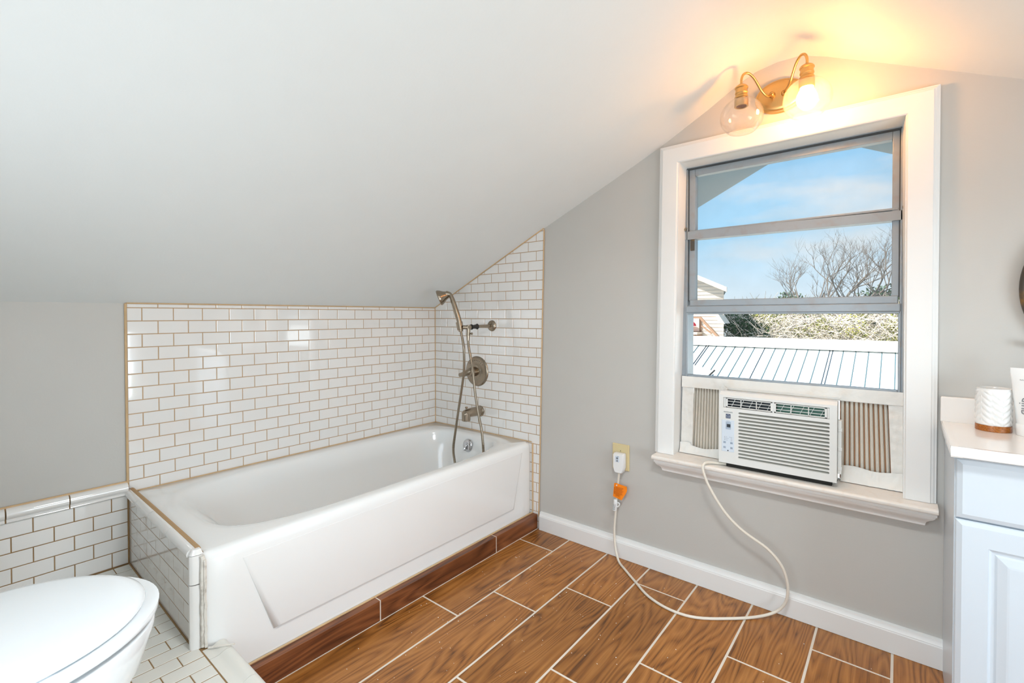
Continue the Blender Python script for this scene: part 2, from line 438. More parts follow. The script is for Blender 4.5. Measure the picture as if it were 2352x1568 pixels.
def textmesh(body, size, mname, fn, name, mat_, parent, depth=0.0004):
    cu = bpy.data.curves.new('lettering', 'FONT'); cu.body = body; cu.size = size; cu.extrude = depth
    cu.align_x = 'CENTER'; cu.align_y = 'CENTER'; cu.resolution_u = 3
    to = bpy.data.objects.new('lettering', cu); COL.objects.link(to)
    bpy.context.view_layer.update()
    me = bpy.data.meshes.new_from_object(to)
    b = MB(); b.add([fn(v.co.x, v.co.y, v.co.z) for v in me.vertices], [list(p.vertices) for p in me.polygons])
    bpy.data.objects.remove(to, do_unlink=True); bpy.data.curves.remove(cu); bpy.data.meshes.remove(me)
    return b.build(name, [mat_], parent)

# ------------------------------------------------------------------ setting: shell
Z0 = 1.1218; RP = 0.04947; TP = 0.1016
CEIL = [(-0.06, 1.111), (0.0, 1.140), (0.40, 1.334), (0.813, 1.531), (1.2, 1.706), (1.405, 1.800), (1.6, 1.905), (1.72, 1.976), (1.775, 2.000), (1.84, 2.011),
        (1.915, 2.009), (1.99, 1.979), (2.25, 1.854), (2.454, 1.755), (3.76, 1.125)]
def ceil_z(x):
    for (a, za), (b, zb) in zip(CEIL, CEIL[1:]):
        if a <= x <= b: return za + (zb - za) * (x - a) / (b - a)
    return CEIL[-1][1]
YB = -2.45
PZ = 0.178
b = MB()
prof = CEIL + [(3.76, 1.30), (1.85, 2.22), (-0.06, 1.30)]
b.prism(prof, lambda x, z: (x, YB - 0.12, z), lambda x, z: (x, 0.15, z))
struct(b.build('ceiling', 'ceiling', smooth=True, angle=30))

# window wall (grey paint) with the opening
OX0, OX1, OZ0, OZ1 = 1.458, 2.212, 0.489, 1.722
WY0, WY1 = 0.005, 0.15
b = MB()
def wallpoly(b, xs, zb, fn):
    # vertical-sided polygon under fn(x)
    top = sorted(set([xs[0], xs[1]] + [q[0] for q in CEIL if xs[0] < q[0] < xs[1]]))
    prof = [(xs[0], zb), (xs[1], zb)] + [(x, fn(x)) for x in reversed(top)]
    b.prism(prof, lambda x, z: (x, WY0, z), lambda x, z: (x, WY1, z))
cz = lambda x: ceil_z(x) + 0.03
wallpoly(b, (-0.12, OX0), -0.02, cz); wallpoly(b, (OX1, 3.72), -0.02, cz)
wallpoly(b, (OX0, OX1), OZ1, cz); wallpoly(b, (OX0, OX1), -0.02, lambda x: OZ0)
struct(b.build('wall_front', 'wall'))
b = MB(); b.box(-0.12, -0.004, YB - 0.1, 0.14, -0.02, 1.16); struct(b.build('wall_left', 'wall'))
b = MB()
for y0, y1, z0, z1 in ((YB - 0.1, -1.95, -0.02, 1.20), (-0.65, 0.14, -0.02, 1.20), (-1.95, -0.65, -0.02, 0.27), (-1.95, -0.65, 0.97, 1.20)): b.box(3.70, 3.82, y0, y1, z0, z1)
struct(b.build('wall_right', 'wall'))
b = MB()
for y0, y1, z0, z1 in ((-2.02, -1.94, 0.20, 1.04), (-0.66, -0.58, 0.20, 1.04), (-1.94, -0.66, 0.96, 1.04), (-1.94, -0.66, 0.20, 0.28)): b.box(3.68, 3.72, y0, y1, z0, z1, 0.003)
struct(b.build('added_side_window', 'trim'))  # unseen side window, added as the opening for the side fill lamp
# rear wall; its unseen window is added to let fill light in
RX0, RX1, RZ0, RZ1 = 0.92, 2.32, 0.51, 1.25
b = MB()
def rw(xs, zb, fn):
    top = sorted(set([xs[0], xs[1]] + [q[0] for q in CEIL if xs[0] < q[0] < xs[1]]))
    prof = [(xs[0], zb), (xs[1], zb)] + [(x, fn(x)) for x in reversed(top)]
    b.prism(prof, lambda x, z: (x, YB, z), lambda x, z: (x, YB - 0.12, z))
rw((-0.12, RX0), -0.02, cz); rw((RX1, 3.72), -0.02, cz); rw((RX0, RX1), RZ1, cz); rw((RX0, RX1), -0.02, lambda x: RZ0)
struct(b.build('wall_back', 'wall'))
b = MB()
for x0, x1, z0, z1 in ((RX0 - 0.07, RX0 + 0.012, RZ0 - 0.07, RZ1 + 0.07), (RX1 - 0.012, RX1 + 0.07, RZ0 - 0.07, RZ1 + 0.07), (RX0, RX1, RZ1 - 0.012, RZ1 + 0.07), (RX0, RX1, RZ0 - 0.07, RZ0 + 0.012)):
    b.box(x0, x1, YB - 0.02, YB + 0.018, z0, z1, 0.003)
b.box((RX0 + RX1) / 2 - 0.02, (RX0 + RX1) / 2 + 0.02, YB - 0.06, YB - 0.02, RZ0, RZ1, 0.003)
struct(b.build('added_rear_window', 'trim'))  # frame of the added rear opening

# ------------------------------------------------------------------ wood look plank floor
b = MB()
X0F, X1F, YF = 0.72, 3.72, -1.46
strips = [0.772, 0.966, 1.170, 1.370, 1.570, 1.772, 1.976, 2.180, 2.382, 2.584, 2.786, 2.988, 3.190, 3.392, 3.594, 3.72]
offs = [0.153, 0.569, 0.362]
g = 0.0032
for i in range(len(strips) - 1):
    xa, xb = strips[i], strips[i + 1]
    o0 = offs[i % 3]
    cuts = [0.003]; y = -o0
    while y > YF: cuts.append(y); y -= 0.615
    cuts.append(YF - 0.02)
    for ya, yb in zip(cuts, cuts[1:]):
        b.box(xa + (g if i else 0), xb - g, yb + g, ya - (g if ya < 0 else 0), -0.008, 0.0, 0.0009, 0, 1, piece=(random.random(), random.random(), random.random()))
b.box(X0F, X1F, YF - 0.02, 0.004, -0.02, -0.0006, 0, 1)
struct(b.build('floor', ['floor_wood', 'floor_grout'], pieces=True))
# subfloor out to the walls
b = MB(); b.box(-0.12, 3.82, YB - 0.12, 0.14, -0.06, -0.021); struct(b.build('subfloor', 'floor_grout'))

# raised tiled platform with bullnose edge
b = MB()
frP = lambda u, w, d: (u, w, PZ + d)
row = -10; k = 0
xr = 0.514 - 0.0497 * 10
k = -10
while xr < 3.70:
    x0, x1 = xr + 0.0014, xr + 0.0497 - 0.0014
    yj = -1.571 if k % 2 == 0 else -1.6218
    ys = [-1.5205, yj]
    while ys[-1] > YB: ys.append(ys[-1] - TP)
    for ya, yb in zip(ys, ys[1:]):
        lo = max(yb + 0.0014, YB); hi = ya - 0.0014
        if hi - lo > 0.008:
            p = [(max(x0, 0.009), lo), (min(x1, 3.699), lo), (min(x1, 3.699), hi), (max(x0, 0.009), hi)]
            if p[1][0] - p[0][0] > 0.006: b.tile(p, frP, 0.0012, 0.006, 0)
    xr += 0.0497; k += 1
b.box(0.0, 3.70, YB, -1.505, -0.02, PZ - 0.0012, 0, 1)
struct(b.build('tiled_platform', ['tile_matte', 'grout_brown']))
b = MB()
bn = [(-1.5185, PZ - 0.02), (-1.5185, PZ), (-1.503, PZ - 0.0006), (-1.493, PZ + 0.001), (-1.484, PZ + 0.0055), (-1.475, PZ + 0.0075), (-1.466, PZ + 0.006), (-1.459, PZ + 0.001), (-1.4555, PZ - 0.008), (-1.455, PZ - 0.02), (-1.455, -0.01), (-1.505, -0.01)]
x = 0.7375; nxt = 0.79
while x < 3.70:
    xe = min(nxt, 3.70)
    b.prism(bn, lambda y, z, X=x: (X + 0.0006, y, z), lambda y, z, X=xe: (X - 0.0006, y, z))
    x = xe; nxt = xe + 0.1524
struct(b.build('trim_1', 'tile_matte', smooth=True, angle=40), 'white bullnose tiles edging the raised tiled platform', 'tile edge')

# ------------------------------------------------------------------ tiled walls
def row_z(r): return Z0 - r * RP
gj = 0.0015
b = MB()
frL = lambda u, w, d: (d, u, w)      # u=y, w=z, depth along +x
YL = -15 * TP + 0.004
for r in range(-1, 23):
    zt = row_z(r) if r >= 0 else 1.1365
    zb_ = row_z(r + 1)
    if r == -1: zt = 1.1375
    if zb_ < 0.38: break
    sh = 0.0 if r % 2 else 0.0508
    y1 = 0.0; js = [0.0] + [-(k * TP) + (sh - TP if sh else 0) + (TP if sh else 0) for k in range(0, 17)]
    js = sorted(set([0.0] + [-(k * TP + sh) for k in range(0, 17)]), reverse=True)
    js = [q for q in js if q > YL + 0.01] + [YL]
    for ya, yb in zip(js, js[1:]):
        b.tile([(yb + gj, zb_ + gj), (ya - gj, zb_ + gj), (ya - gj, zt - gj), (yb + gj, zt - gj)], frL)
b.box(-0.008, -0.0016, YL - 0.004, 0.004, 0.30, 1.1395, 0, 1)
struct(b.build('tile_surround', ['tile', 'grout']), 'white subway tile field on the long wall behind the bathtub', 'tiled wall')
b = MB()
frS = lambda u, w, d: (u, -d, w)
def shower_clip(p):
    p = clip(p, 1.0, -0.0237, 0.788 - 0.0237 * 0.479 - 0.002)
    if p: p = clip(p, -0.481, 1.0, 1.1375)
    return p
for r in range(-9, 23):
    zt, zb_ = row_z(r), row_z(r + 1)
    a = 0.0518 if r % 2 == 0 else 0.1026
    us = [0.0005] + [a + k * TP for k in range(9)]
    for ua, ub in zip(us, us[1:]):
        p = shower_clip([(ua + gj, max(zb_, -0.005) + gj), (ub - gj, max(zb_, -0.005) + gj), (ub - gj, zt - gj), (ua + gj, zt - gj)])
        if p: b.tile(p, frS)
gp = shower_clip([(-0.003, -0.01), (1.2, -0.01), (1.2, 1.7), (-0.003, 1.7)])
b.prism(gp, lambda x, z: (x, 0.0016, z), lambda x, z: (x, 0.006, z), 1)
struct(b.build('tile_surround', ['tile', 'grout']), 'white subway tile field on the shower wall under the sloped ceiling', 'tiled wall')
# caulk lines
b = MB()
b.tube([(0.001, YL - 0.003, 0.46), (0.001, YL - 0.003, 0.8), (0.0, YL - 0.003, 1.137)], 0.0042, 8)
b.tube([(0.001, YL, 1.1385), (0.001, -0.7, 1.1385), (0.001, 0, 1.1385)], 0.0028, 8)
b.tube([(0.001, -0.001, 0.43), (0.001, -0.001, 1.139)], 0.0028, 8)
b.tube([(0.0, -0.002, 1.139), (0.4, -0.002, 1.333), (0.811, -0.002, 1.529)], 0.0035, 8)
b.tube([(0.778, 0.0, 0.06), (0.788, 0.0, 0.479), (0.812, 0.0, 1.522)], 0.003, 8)
struct(b.build('trim_2', 'caulk', smooth=True), 'tan stained caulk lines along the shower tile edges', 'caulk')

# knee wall tile beside the toilet
KR = [0.1325 + 0.0497 * k for k in range(8)]
b = MB()
frK = lambda u, w, d: (0.008 + d, u, w)
rows = [PZ] + KR[2:7]
for i in range(len(rows) - 1):
    zb_, zt = rows[i], rows[i + 1]
    first = -1.572 if (len(rows) - 2 - i) % 2 == 0 else -1.623
    js = [-1.5215, first]
    while js[-1] > YB + 0.11: js.append(js[-1] - TP)
    js.append(YB)
    for ya, yb in zip(js, js[1:]):
        if ya - yb > 0.01:
            b.tile([(yb + gj, zb_ + gj), (ya - gj, zb_ + gj), (ya - gj, zt - gj), (yb + gj, zt - gj)], frK, 0.0014, 0.005)
b.box(-0.005, 0.0068, YB, -1.5215, 0.1, 0.4307, 0, 1)
struct(b.build('tile_wainscot', ['tile', 'grout_brown']), 'low white subway tile wainscot beside the toilet', 'tiled wall')
b = MB()
cp = [(-0.004, 0.431), (0.014, 0.431), (0.0165, 0.4345), (0.015, 0.438), (0.0125, 0.4395), (0.0125, 0.442), (0.018, 0.4455), (0.0225, 0.452), (0.0235, 0.460), (0.021, 0.468), (0.014, 0.474), (0.004, 0.4765), (-0.004, 0.477)]
ys = [-1.523, -1.6855, -1.838, -1.9905, -2.143, -2.2955, YB]
for ya, yb in zip(ys, ys[1:]):
    b.prism(cp, lambda x, z, Y=ya: (x, Y - 0.0018, z), lambda x, z, Y=yb: (x, Y + 0.0018, z))
b.box(-0.003, 0.011, YB, -1.523, 0.432, 0.474, 0, 1)
b.box(-0.003, 0.0022, YB, -1.523, 0.474, 0.4815, 0.001, 2)
struct(b.build('trim_3', ['tile', 'grout_brown', 'caulk'], smooth=True, angle=40), 'rounded white tile chair rail capping the wainscot', 'tile rail')

# half wall between toilet and tub
b = MB()
frW = lambda u, w, d: (u, -1.521 - 0.012 * u - d, w)
pr = [PZ, 0.2319, 0.2816, 0.3313, 0.381, 0.4265]
XPE = 0.700
for i in range(len(pr) - 1):
    zb_, zt = pr[i], pr[i + 1]
    st = 0.116 if (len(pr) - 2 - i) % 2 == 0 else 0.0705
    js = [0.009] + [st + 0.0925 * k for k in range(8) if st + 0.0925 * k < XPE - 0.012] + [XPE]
    for ua, ub in zip(js, js[1:]):
        b.tile([(ua + 0.001, zb_ + 0.001), (ub - 0.001, zb_ + 0.001), (ub - 0.001, zt - 0.001), (ua + 0.001, zt - 0.001)], frW, 0.0005, 0.004, 0, 0.15)
b.hex([(0.0, -1.5207, 0.1), (XPE, -1.5291, 0.1), (0.716, -1.507, 0.1), (0.0, -1.507, 0.1), (0.0, -1.5207, 0.440), (XPE, -1.5291, 0.440), (0.716, -1.507, 0.440), (0.0, -1.507, 0.440)], 1)
struct(b.build('wall_partition', ['tile', 'grout_brown']), 'low tiled half wall between the toilet and the bathtub end', 'half wall')
b = MB()
# cap pieces, rounded
bp_ = [(-1.5185, 0.4275), (-1.528, 0.4275), (-1.5335, 0.431), (-1.5345, 0.437), (-1.532, 0.4435), (-1.526, 0.4485), (-1.5195, 0.4505), (-1.514, 0.4505), (-1.514, 0.4275)]
xs = [0.006, 0.155, 0.315, 0.505, 0.7]
for xa, xb in zip(xs, xs[1:]):
    b.prism(bp_, lambda y, z, X=xa + 0.001: (X, y - 0.012 * X, z), lambda y, z, X=xb - 0.001: (X, y - 0.012 * X, z))
# front end pieces, vertical
ve = [(0.699, -1.520), (0.699, -1.5365), (0.704, -1.540), (0.711, -1.5395), (0.716, -1.535), (0.719, -1.528), (0.7205, -1.520), (0.7205, -1.508), (0.699, -1.508)]
for za, zc in ((PZ - 0.001, 0.3535), (0.3565, 0.4345)):
    b.prism(ve, lambda x, y, Z=za: (x, y, Z), lambda x, y, Z=zc: (x, y, Z))
b.prism(ve, lambda x, y: (x, y, 0.436), lambda x, y: (0.708 + (x - 0.708) * 0.6, -1.52 + (y + 1.52) * 0.6, 0.450))
struct(b.build('trim_4', 'tile', smooth=True, angle=35), 'thin rounded tile pieces edging the half wall by the bathtub', 'tile edge')
b = MB()
b.tube([(0.004, -1.511, 0.4455), (0.3, -1.5125, 0.4455), (0.7, -1.5155, 0.4445)], 0.0085, 8, 1)
b.tube([(0.009, -1.5235, PZ), (0.009, -1.5235, 0.43)], 0.003, 8)
b.tube([(0.01, -1.5235, PZ), (0.7, -1.531, PZ)], 0.0025, 8)
struct(b.build('trim_5', ['grout_brown', 'grout'], smooth=True), 'brown grout lines around the half wall', 'caulk')
b = MB()
random.seed(3)
b.tube([(0.7265 + random.uniform(-.0012, .0012), -1.5125 + random.uniform(-.0012, .0012), PZ + 0.004 + i * 0.0093) for i in range(28)], 0.0062, 8)
b.tube([(0.7345 + random.uniform(-.001, .001), -1.509 + random.uniform(-.001, .001), PZ + 0.004 + i * 0.0093) for i in range(27)], 0.004, 6)
b.tube([(0.745 + i * 0.006, -1.506 + i * .006, PZ + 0.005 + .0008 * i) for i in range(9)], 0.003, 6)
struct(b.build('trim_6', 'caulk_white', smooth=True), 'rough white caulk bead between half wall and tub apron', 'caulk')

# ------------------------------------------------------------------ bathtub
RIM = 0.437; TY0, TY1, TX0, TX1 = -1.510, -0.001, 0.001, 0.7375
tub = thing('bathtub', 'white enamel alcove bathtub with plain sloped panel apron', 'bathtub', (0.37, -0.76, 0.0))
def se(cx, cy, hx, hy, n, z, N=160):
    out = []
    for i in range(N):
        t = 2 * pi * i / N + pi / N
        c, s_ = cos(t), sin(t)
        if n > 50:
            k = 1 / max(abs(c), abs(s_)); out.append((cx + hx * c * k, cy + hy * s_ * k, z))
        else:
            k = (abs(c) ** n + abs(s_) ** n) ** (-1.0 / n); out.append((cx + hx * c * k, cy + hy * s_ * k, z))
    return out
def rect(x0, x1, y0, y1, z, n=99): return se((x0 + x1) / 2, (y0 + y1) / 2, (x1 - x0) / 2, (y1 - y0) / 2, n, z)
b = MB()
IX0, IX1, IY0, IY1 = 0.062, 0.672, -1.432, -0.072
def inner(d, z, dy0=None, n=4.5, dy1=None):
    return rect(IX0 + d, IX1 - d, IY0 + (d if dy0 is None else dy0), IY1 - (d if dy1 is None else dy1), z, n)
b.loft([rect(TX0, TX1, TY0, TY1, 0.062), rect(TX0, TX1, TY0, TY1, 0.36), rect(TX0, TX1 - 0.001, TY0, TY1, 0.405), rect(TX0, TX1 - 0.004, TY0, TY1, 0.420), rect(TX0, TX1 - 0.010, TY0 + 0.002, TY1, 0.4305), rect(TX0, TX1 - 0.020, TY0 + 0.004, TY1 - 0.001, 0.4362), rect(TX0 + 0.002, TX1 - 0.032, TY0 + 0.006, TY1 - 0.002, RIM),
        inner(-0.016, RIM - 0.0002, -0.02, 4.6), inner(-0.007, RIM - 0.0012, -0.010, 4.3), inner(0.001, RIM - 0.0045, 0.002, 4.1), inner(0.008, RIM - 0.011, 0.013, 4.0, 0.007), inner(0.014, RIM - 0.021, 0.030, 4.2, 0.012), inner(0.021, RIM - 0.040, 0.052, 4.0, 0.018),
        inner(0.031, RIM - 0.08, 0.090, 3.8, 0.026), inner(0.044, RIM - 0.14, 0.135, 3.6, 0.036), inner(0.060, RIM - 0.21, 0.18, 3.5, 0.050), inner(0.080, RIM - 0.275, 0.23, 3.4, 0.070), inner(0.105, RIM - 0.322, 0.28, 3.3, 0.095), inner(0.145, RIM - 0.347, 0.34, 3.2, 0.14), inner(0.22, RIM - 0.355, 0.45, 3, 0.25), inner(0.29, RIM - 0.357, 0.62, 2.5, 0.42)],
       cap1=True)
b.build('tub_shell', 'enamel', tub, smooth=True, angle=50)
# apron panel, standing proud of the apron along its lower edge
b = MB()
AX = TX1
A = [(-1.412, 0.392), (-1.329, 0.144), (-0.158, 0.139), (-0.085, 0.40)]
def ap(dx, dyl, dz, dyr): return [(AX + 0.0 + dx[0], A[0][0] + dyl[0], A[0][1]), (AX + dx[1], A[1][0] + dyl[1], A[1][1] + dz), (AX + dx[1], A[2][0] + dyr[1], A[2][1] + dz), (AX + dx[0], A[3][0] + dyr[0], A[3][1])]
base = [(AX - 0.004, y, z) for y, z in A]
b.loft([base, ap((0.0, 0.0045), (0.0, 0.002), 0.001, (0, -0.002)), ap((0.0002, 0.0082), (0.004, 0.012), 0.003, (-0.002, -0.006)), ap((0.0003, 0.009), (0.01, 0.022), 0.006, (-0.004, -0.012))], closed=True, cap1=True)
b.build('apron_panel', 'enamel', tub, smooth=True, angle=60)
ov = MB()
oy = lambda z: IY1 - 0.030
OC = Vector((0.372, -0.1005, 0.377)); OA = Vector((0, -1, 0.12)).normalized()
ov.lathe([(0.0, 0.0095), (0.012, 0.0092), (0.024, 0.0075), (0.032, 0.004), (0.0345, 0.0), (0.0345, -0.004)], OC, OA, 32)
op = ov.build('overflow_plate', 'chrome', tub, smooth=True)
b = MB(); b.tube([OC + OA * 0.009 + Vector((0, 0, 0.004)), OC + OA * 0.018 + Vector((-.002, 0, -0.006)), OC + OA * 0.022 + Vector((-.006, 0, -0.026))], lambda t: 0.0045 + 0.003 * t, 10)
b.lathe([(0, .003), (.004, .0025), (.005, 0)], OC + OA * 0.0085 + Vector((0.0, 0, 0.014)), OA, 10)
b.lathe([(0, .003), (.004, .0025), (.005, 0)], OC + OA * 0.0065 + Vector((0.0, 0, -0.020)), OA, 10)
b.build('trip_lever', 'chrome', op, smooth=True)
b = MB(); b.tube([(0.003, -1.5, RIM + 0.001), (0.003, -0.75, RIM + 0.001), (0.003, -0.003, RIM + 0.001), (0.4, -0.003, RIM + 0.001), (0.735, -0.003, RIM + 0.001)], 0.0028, 8)
b.tube([(0.741, -0.002, RIM - 0.004), (0.742, -0.002, 0.08)], 0.004, 8)
struct(b.build('trim_7', 'caulk', smooth=True), 'tan caulk bead where the bathtub meets the tile', 'caulk')

# skirting under the apron: three wood look pieces
b = MB()
for ya, yb in ((-0.004, -0.3265), (-0.3295, -0.9635), (-0.9665, -1.455)):
    b.box(0.732, 0.7735, yb, ya, -0.004, 0.0735, 0.0012, 0, 1, piece=(random.random(), random.random(), random.random()))
for yj in (-0.328, -0.965): b.box(0.734, 0.7732, yj - 0.002, yj + 0.002, -0.004, 0.073, 0, 1)
b.box(0.738, 0.776, -1.455, -0.004, -0.004, 0.0012, 0, 1)
b.tube([(0.742, -1.455, 0.075), (0.742, -0.004, 0.075)], 0.0035, 6, 2)
struct(b.build('baseboard_left', ['skirt_wood', 'floor_grout', 'caulk'], pieces=True), 'dark wood look tile skirting below the bathtub apron', 'skirting')

# white baseboard on the window wall
b = MB()
bb = [(0.006, 0.001), (-0.013, 0.001), (-0.013, 0.068), (-0.0115, 0.071), (-0.0115, 0.0735), (-0.0095, 0.076), (-0.0065, 0.082), (-0.0055, 0.0885), (-0.001, 0.0905), (0.006, 0.0905)]
b.prism(bb, lambda y, z: (0.789, y, z), lambda y, z: (2.303, y, z))
struct(b.build('baseboard_front', 'trim', smooth=True, angle=25))

# ------------------------------------------------------------------ front window
win = bpy.data.objects.new('window_1', None); COL.objects.link(win); win.location = (1.846, 0.03, 0.49); OFF[win.name] = Vector(win.location); struct(win)
inn = {'TL': (1.489, 1.7145), 'TR': (2.203, 1.7165), 'BL': (1.4705, 0.511), 'BR': (2.2055, 0.511)}
outr = {'TL': (1.4125, 1.7905), 'TR': (2.281, 1.7905), 'BL': (1.393, 0.511), 'BR': (2.281, 0.511)}
cprof = [(0.0, 0.004), (0.0, -0.016), (0.04, -0.0195), (0.09, -0.020), (0.80, -0.020), (0.84, -0.017), (0.88, -0.0165), (0.95, -0.0125), (0.985, -0.012), (1.0, -0.010), (1.0, 0.004)]
def casing(a, c, name):
    b = MB()
    f = lambda k: (lambda s_, y: (inn[k][0] + (outr[k][0] - inn[k][0]) * s_, y, inn[k][1] + (outr[k][1] - inn[k][1]) * s_))
    b.prism(cprof, f(a), f(c)); return b.build(name, 'trim', win, smooth=True, angle=20)
casing('BL', 'TL', 'side_casing'); casing('BR', 'TR', 'side_casing'); casing('TL', 'TR', 'head_casing')
b = MB()
JB = 0.064
b.hex([(1.462, -0.015, 0.505), (1.4735, -0.015, 0.505), (1.4735, JB, 0.505), (1.462, JB, 0.505), (1.462, -0.015, 1.725), (1.4935, -0.015, 1.7185), (1.4985, JB, 1.7075), (1.462, JB, 1.725)])
b.hex([(2.2025, -0.015, 0.505), (2.214, -0.015, 0.505), (2.214, JB, 0.505), (2.2015, JB, 0.505), (2.2005, -0.015, 1.72), (2.214, -0.015, 1.72), (2.214, JB, 1.72), (2.192, JB, 1.708)])
b.hex([(1.46, -0.015, 1.7175), (2.214, -0.015, 1.7195), (2.214, JB, 1.7075), (1.46, JB, 1.7065), (1.46, -0.015, 1.73), (2.214, -0.015, 1.73), (2.214, JB, 1.73), (1.46, JB, 1.73)])
b.build('jamb_liner', 'trim', win)
b = MB()
st = [(0.07, 0.510), (-0.066, 0.510), (-0.072, 0.5085), (-0.0755, 0.5045), (-0.076, 0.4995), (-0.0735, 0.495), (-0.068, 0.4925), (0.004, 0.4925), (0.004, 0.488), (0.07, 0.488)]
def stool_x(y, lo):
    return (1.404 if lo else 2.2835)
inr = [(y, z) for y, z in st if y <= 0.01]
b.prism([(0.004, 0.510)] + [q for q in st if q[0] < 0] + [(0.004, 0.4925)], lambda y, z: (1.4035, y, z), lambda y, z: (2.2835, y, z))
b.box(1.463, 2.212, 0.003, 0.085, 0.489, 0.5099)
b.build('stool', 'sillpaint', win, smooth=True, angle=35)
b = MB()
apf = [(0.004, 0.4925), (-0.060, 0.4925), (-0.060, 0.4815), (-0.0565, 0.480), (-0.055, 0.4755), (-0.049, 0.468), (-0.040, 0.462), (-0.033, 0.4555), (-0.030, 0.449), (-0.0285, 0.4425), (-0.022, 0.4385), (0.004, 0.4385)]
b.prism(apf, lambda y, z: (1.4365 + (y + 0.06) * 0 - max(0, (-y - 0.022)) * 0.75 , y, z), lambda y, z: (2.249 + max(0, (-y - 0.022)) * 0.85, y, z))
b.build('apron_moulding', 'trim', win, smooth=True, angle=25)
# aluminium frame
FY0, FY1 = 0.062, 0.108
b = MB()
b.box(1.478, 1.504, FY0, FY1 + 0.03, 0.50, 1.715, 0.002)
b.box(1.499, 1.503, FY0 - 0.004, FY0 + 0.01, 0.835, 1.70, 0.001)
b.box(2.189, 2.213, FY0, FY1 + 0.03, 0.50, 1.715, 0.002)
b.box(2.190, 2.195, FY0 - 0.004, FY0 + 0.01, 0.835, 1.70, 0.001)
b.box(1.504, 2.189, FY0, FY1 + 0.03, 1.700, 1.722, 0.002)
b.build('outer_frame', 'alu', win)
b = MB(); b.box(1.492, 2.205, FY0 - 0.002, FY0 + 0.01, 1.6975, 1.7035); b.box(1.5045, 1.5075, FY0 + 0.002, FY0 + 0.02, 1.15, 1.70); b.box(2.186, 2.189, FY0 + 0.002, FY0 + 0.02, 1.15, 1.70)
b.build('gasket', 'alu_dark', win)
b = MB()
b.box(1.505, 1.530, 0.068, 0.10, 1.150, 1.70, 0.002); b.box(2.168, 2.189, 0.068, 0.10, 1.150, 1.70, 0.002)
b.box(1.530, 2.168, 0.068, 0.10, 1.672, 1.70, 0.002)
b.hex([(1.492, 0.058, 1.407), (2.194, 0.058, 1.4015), (2.194, 0.104, 1.4015), (1.492, 0.104, 1.407), (1.492, 0.058, 1.441), (2.194, 0.058, 1.4325), (2.194, 0.104, 1.4325), (1.492, 0.104, 1.441)])
b.box(1.514, 2.184, 0.066, 0.104, 1.4375, 1.4445, 0.001)
b.box(1.512, 2.186, 0.060, 0.104, 1.127, 1.154, 0.003)
b.build('upper_sash', 'alu', win)
b = MB()
b.box(1.500, 2.192, 0.050, 0.078, 1.101, 1.128, 0.003); b.box(1.503, 2.190, 0.054, 0.078, 1.094, 1.102, 0.002)
b.box(1.498, 1.506, 0.056, 0.078, 0.833, 1.128, 0.002); b.box(2.186, 2.194, 0.056, 0.078, 0.833, 1.128, 0.002)
b.box(1.506, 2.186, 0.056, 0.078, 0.822, 0.842, 0.002)
b.build('lower_sash', 'alu', win)
def pane(x0, x1, z0, z1, y, name, m, t=0.003):
    b = MB(); b.box(x0, x1, y, y + t, z0, z1); return b.build(name, m, win)
pane(1.526, 2.172, 1.436, 1.676, 0.083, 'glass_pane', 'glass'); pane(1.526, 2.172, 1.152, 1.406, 0.083, 'glass_pane', 'glass')
pane(1.504, 2.188, 0.838, 1.104, 0.066, 'glass_pane', 'glass')
pane(1.526, 2.172, 1.152, 1.676, 0.1075, 'insect_screen', 'screen', 0.0008)
b = MB(); b.box(1.514, 2.184, 0.105, 0.112, 1.14, 1.152); b.box(1.514, 1.528, 0.105, 0.112, 1.14, 1.69); b.box(2.170, 2.184, 0.105, 0.112, 1.14, 1.69)
b.build('screen_frame', 'alu', win)
for x, z in ((1.496, 1.448), (2.198, 1.44)):
    b = MB(); b.box(x - 0.004, x + 0.004, 0.046, 0.062, z - 0.004, z + 0.005, 0.001); b.box(x - 0.002, x + 0.006, 0.052, 0.06, z + 0.003, z + 0.009, 0.001); b.build('sash_clip', 'nickel', win)
b = MB(); b.box(1.5145, 1.531, 0.058, 0.064, 1.36, 1.406, 0.002); b.build('rusted_sash_clip', 'iron', win)

# ------------------------------------------------------------------ air conditioner
ac = thing('air_conditioner', 'white window air conditioner resting on the window sill', 'air conditioner', (1.846, 0.05, 0.512))
XA, XB, ZA, ZB, YF_ = 1.662, 2.033, 0.530, 0.800, -0.055
b = MB()
b.box(XA + 0.012, XB - 0.012, -0.012, 0.34, 0.5105, 0.792, 0.004)
b.build('housing', 'acplastic', ac)
b = MB(); b.box(XA + 0.02, XB - 0.015, -0.030, 0.0, 0.5105, 0.5315, 0.002); b.build('base_pan', 'rubber', ac)
